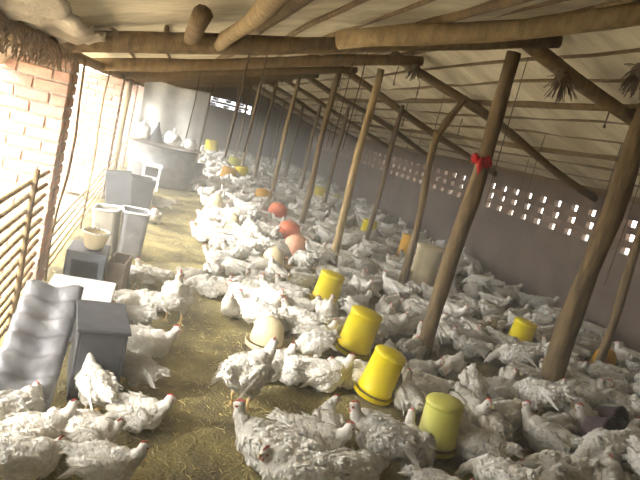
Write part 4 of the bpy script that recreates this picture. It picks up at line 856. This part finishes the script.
FAR = [(3.45,9.94),(1.44,9.95),(3.14,9.97),(4.45,10.05),(0.93,10.06),(2.80,10.06),(5.29,10.08),(2.43,10.13),(2.15,10.17),(1.22,10.17),(1.72,10.20),(3.33,10.21),(5.02,10.26),(3.67,10.28),(4.26,10.33),(2.61,10.34),(4.71,10.38),(2.89,10.39),(1.92,10.40),(1.08,10.43),(1.49,10.44),(3.34,10.58),(4.00,10.59),(2.48,10.60),(4.46,10.60),(5.15,10.65),(2.15,10.68),(1.25,10.69),(0.96,10.71),(1.58,10.72),(3.09,10.74),(2.81,10.74),(1.87,10.75),(3.54,10.82),(2.56,10.88),(4.06,10.92),(4.90,10.93),(1.44,10.98),(4.54,11.02),(1.75,11.02),(2.03,11.05),(0.90,11.13),(3.53,11.13),(1.20,11.13),(5.25,11.17),(3.14,11.19),(2.51,11.20),(4.22,11.21),(2.85,11.23),(4.90,11.26),(1.72,11.39),(1.34,11.41),(3.25,11.47),(4.59,11.48),(0.80,11.49),(5.25,11.52),(3.93,11.52),(2.79,11.59),(2.42,11.60),(1.09,11.65),(4.23,11.67),(1.38,11.69),(3.62,11.70),(1.69,11.73),(4.99,11.75),(3.29,11.81),(3.00,11.83),(2.50,11.88),(0.85,11.89),(3.94,11.89),(1.63,12.00),(4.34,12.01),(5.28,12.02),(1.92,12.03),(4.70,12.05),(2.77,12.10),(1.23,12.11),(2.39,12.18),(1.78,12.30),(2.08,12.31),(4.12,12.31),(3.18,12.31),(3.70,12.34),(4.44,12.38),(2.53,12.46),(1.56,12.49),(5.02,12.51),(3.37,12.52),(2.79,12.58),(1.21,12.59),(3.07,12.62),(4.68,12.63),(3.63,12.69),(4.00,12.69),(1.78,12.70),(4.34,12.70),(2.29,12.74),(5.30,12.76),(3.25,12.85),(2.58,12.85),(1.42,12.93),(1.95,12.94),(3.51,12.95),(4.94,13.00),(4.58,13.01),(2.87,13.03),(4.16,13.09),(3.27,13.13),(1.14,13.14),(2.17,13.15),(1.75,13.21),(1.44,13.25),(2.47,13.30),(3.69,13.30),(5.13,13.32),(3.03,13.38),(2.05,13.41),(4.33,13.43),(3.32,13.45),(4.74,13.46),(1.16,13.47),(3.97,13.48),(2.74,13.50),(1.58,13.51),(3.93,22.77),(3.34,17.64),(5.18,19.38),(2.08,20.22),(3.86,17.38),(1.76,22.97),(2.31,20.88),(2.23,11.34),(3.29,22.03),(1.57,16.81),(3.87,21.15),(2.24,22.76),(4.86,15.00),(1.37,16.30),(2.36,20.10),(1.79,19.43),(1.66,15.83),(5.00,20.74),(4.00,18.17),(4.77,18.54),(4.42,21.42),(2.76,18.60),(2.84,19.00),(4.36,17.77),(1.37,20.26),(1.17,22.25),(3.96,22.33),(4.43,23.10),(2.96,23.58),(5.09,23.34),(5.06,15.88),(3.51,15.46),(1.90,18.81),(4.73,15.63),(1.43,21.38),(3.23,17.26),(4.67,14.54),(2.18,19.29),(2.83,16.72),(4.83,19.76),(2.75,14.98),(4.49,14.87),(4.11,16.18),(1.25,13.82),(1.86,17.13),(3.28,15.08),(4.79,17.28),(5.20,15.36),(4.89,16.62),(5.12,17.67),(3.52,21.59),(1.56,23.27),(1.73,18.06),(2.67,20.30),(1.79,23.57),(3.56,19.14),(2.71,18.21),(4.35,23.46),(4.20,21.97),(4.19,20.54),(1.51,14.68),(4.96,22.91),(4.69,20.95),(4.61,20.53),(3.55,23.31),(3.10,20.05),(1.34,17.66),(1.29,22.63),(3.85,14.15),(3.86,19.71),(2.57,21.13),(4.82,22.48),(1.08,20.72),(1.82,18.51),(2.38,18.34),(1.58,18.76),(3.82,15.96),(2.06,14.13),(3.98,18.75),(1.23,14.47),(3.48,20.16),(4.01,21.67),(2.40,22.10),(1.36,18.11),(4.06,16.97),(2.63,14.44),(1.91,22.09),(1.98,22.50),(1.88,19.97),(4.57,18.99),(3.66,22.04),(2.81,19.94),(2.23,15.63),(1.67,16.41),(3.98,14.90),(2.08,16.84),(1.06,15.36),(1.95,23.24),(3.29,18.28),(4.77,18.07),(4.88,19.24),(2.65,20.80),(1.68,22.59),(2.61,16.28),(4.28,16.61),(2.79,15.67),(2.05,20.65),(4.05,23.07),(1.34,17.17),(3.15,17.98),(2.47,14.01),(3.53,21.12),(2.38,15.00),(2.98,21.64),(1.97,13.77),(2.82,22.30),(3.43,16.14),(2.64,17.01),(3.61,14.93),(2.88,23.14),(1.07,21.33),(4.72,21.36),(1.89,14.44),(5.23,19.03),(3.27,15.77),(4.85,21.80),(1.02,19.41),(4.19,20.98),(3.10,15.49),(3.07,20.59),(1.36,19.66),(4.34,14.55),(2.94,14.73),(3.86,17.69),(3.42,14.52),(1.07,18.68),(4.84,14.28),(1.37,15.32),(1.10,20.05),(1.71,15.10),(5.14,13.92),(4.77,23.15),(4.29,19.58),(4.81,22.14),(3.67,18.18),(2.58,21.83),(4.65,16.07),(3.72,16.52),(2.36,16.01),(1.95,20.98),(3.00,21.15),(2.19,18.71),(5.23,22.55),(4.17,17.28),(5.18,21.21),(2.66,23.51),(2.55,19.21),(3.07,19.38),(3.58,18.80),(1.50,22.20),(4.76,13.85),(2.00,15.86),(2.96,22.77),(5.23,20.45),(2.97,14.22),(2.85,17.78),(1.80,20.39),(2.28,22.38),(2.51,17.69),(4.12,18.46),(1.89,15.36),(3.56,14.25),(4.33,22.25),(3.09,16.33),(2.16,17.24),(2.15,16.43),(4.90,16.93),(2.33,13.68),(4.07,20.19),(5.06,17.97),(1.05,23.58),(4.33,18.77),(1.59,17.45),(4.04,19.19),(0.96,22.55),(3.92,15.27),(1.86,16.15),(1.48,19.19),(4.77,17.64),(2.79,17.40),(1.04,17.57),(3.72,13.84),(2.68,21.52),(1.84,21.80),(4.49,15.24),(3.69,20.63),(1.37,18.43),(5.15,16.17),(1.20,23.15),(4.43,20.25),(4.42,18.17),(4.47,17.22),(1.37,21.05),(1.30,15.97),(4.22,13.90),(4.28,22.63),(3.55,17.02),(0.94,17.03),(5.24,17.37),(3.52,19.69),(3.11,18.71),(1.12,17.89),(5.23,18.72),(1.23,14.91),(5.22,21.67),(4.87,18.94),(3.38,22.98),(1.06,14.18),(2.38,17.97),(5.19,14.52),(4.90,20.23),(2.23,14.39),(3.24,21.42),(3.39,13.85),(3.33,23.57),(3.82,12.94),(3.40,20.45),(2.52,22.94),(2.04,19.69),(3.91,23.35),(1.19,16.65),(4.59,16.84),(2.64,15.33),(4.31,15.67),(2.22,23.40),(2.66,19.55),(3.36,16.64),(3.75,20.32),(1.26,21.89),(5.04,18.36),(3.14,23.33),(3.30,22.34),(1.64,20.81),(2.19,21.35),(5.23,20.08),(2.00,17.92),(1.81,14.81),(4.53,21.75),(2.52,22.60),(3.89,15.65),(3.09,13.92),(2.16,21.76),(4.75,23.53),(2.38,14.66),(0.96,12.83),(4.39,19.88),(2.87,15.97),(2.45,16.55),(5.12,21.97),(1.54,19.97),(3.68,22.50),(3.51,12.07),(4.13,21.31),(3.40,22.63),(3.21,20.88),(1.45,22.91),(4.58,19.47),(3.51,17.91),(1.11,15.68),(3.25,19.00),(0.93,12.24),(0.95,20.44),(5.19,16.81),(0.92,22.98),(4.56,16.48),(3.66,18.50),(1.59,13.89),(2.43,17.38),(1.02,16.17),(4.99,13.63),(3.79,19.39),(1.07,18.30),(1.69,17.74),(2.35,20.44),(4.86,15.35),(4.53,11.78),(1.20,19.01),(2.46,19.80),(3.17,19.70),(2.30,19.00),(4.42,20.76),(1.42,20.60),(5.19,14.86),(2.84,22.00),(1.07,19.75),(4.35,19.28),(2.08,18.27),(3.15,16.93),(1.92,19.13),(2.74,13.84),(5.20,19.72),(2.19,15.27),(0.97,13.70),(1.43,23.57)]
for x, y, a, p, s, lab in HENS: hen(x, y, R(a), p, s, lab, full=y < 9)
# the rest of the flock, past the 300 that show largest, joined in one object
bm = bmesh.new(); lows = []
for p in ('sit', 'tuck', 'feed', 'stand'):
    me, parts = PRO[p]; o = bpy.data.objects.new('tmp', me); COL.objects.link(o); m = o.modifiers.new('d', 'DECIMATE'); m.ratio = .12
    dg = bpy.context.evaluated_depsgraph_get(); lows.append(bpy.data.meshes.new_from_object(o.evaluated_get(dg))); bpy.data.objects.remove(o)
    t_ = bmesh.new(); t_.from_mesh(lows[-1]); t_.from_mesh(parts[1][1])
    for f_ in t_.faces: f_.smooth = True
    nb = len(lows[-1].polygons)
    for i_, f_ in enumerate(t_.faces): f_.material_index = 0 if i_ < nb else 1
    t_.to_mesh(lows[-1]); t_.free()
for x, y in FAR:
    me = rnd.choice(lows); n0 = len(bm.verts); bm.from_mesh(me); bm.verts.ensure_lookup_table()
    s = rnd.uniform(.8, .95); bmesh.ops.transform(bm, matrix=Matrix.Translation((x, y, fz(x, y))) @ Matrix.Rotation(rnd.uniform(0, 6.28), 4, 'Z') @ Matrix.Scale(s, 4), verts=bm.verts[n0:])
me = bpy.data.meshes.new('mesh'); bm.to_mesh(me); bm.free(); me.materials.append(M['feather']); me.materials.append(M['comb'])
tag(link('distant_flock', me), 'crowd of small white chickens far down the shed toward the end wall', 'chickens', kind='stuff')


# haze volume added inside the shed to imitate veiling lens glare
bm = bmesh.new(); box(bm, XL-.02, XR+.05, YN+.02, YF-.02, -.04, 3.1)
hz = link('glare_haze', fin(bm)); hm = bpy.data.materials.new('veil_scatter'); hm.use_nodes = True; hn = hm.node_tree; hn.nodes.clear()
vo = hn.nodes.new('ShaderNodeVolumeScatter'); vo.inputs['Color'].default_value = (.97, .92, .80, 1); vo.inputs['Density'].default_value = .05; vo.inputs['Anisotropy'].default_value = .35
ou = hn.nodes.new('ShaderNodeOutputMaterial'); hn.links.new(vo.outputs[0], ou.inputs['Volume']); hz.data.materials.append(hm)
tag(hz, 'pale haze added inside the whole shed as lens veil', 'haze', kind='stuff')
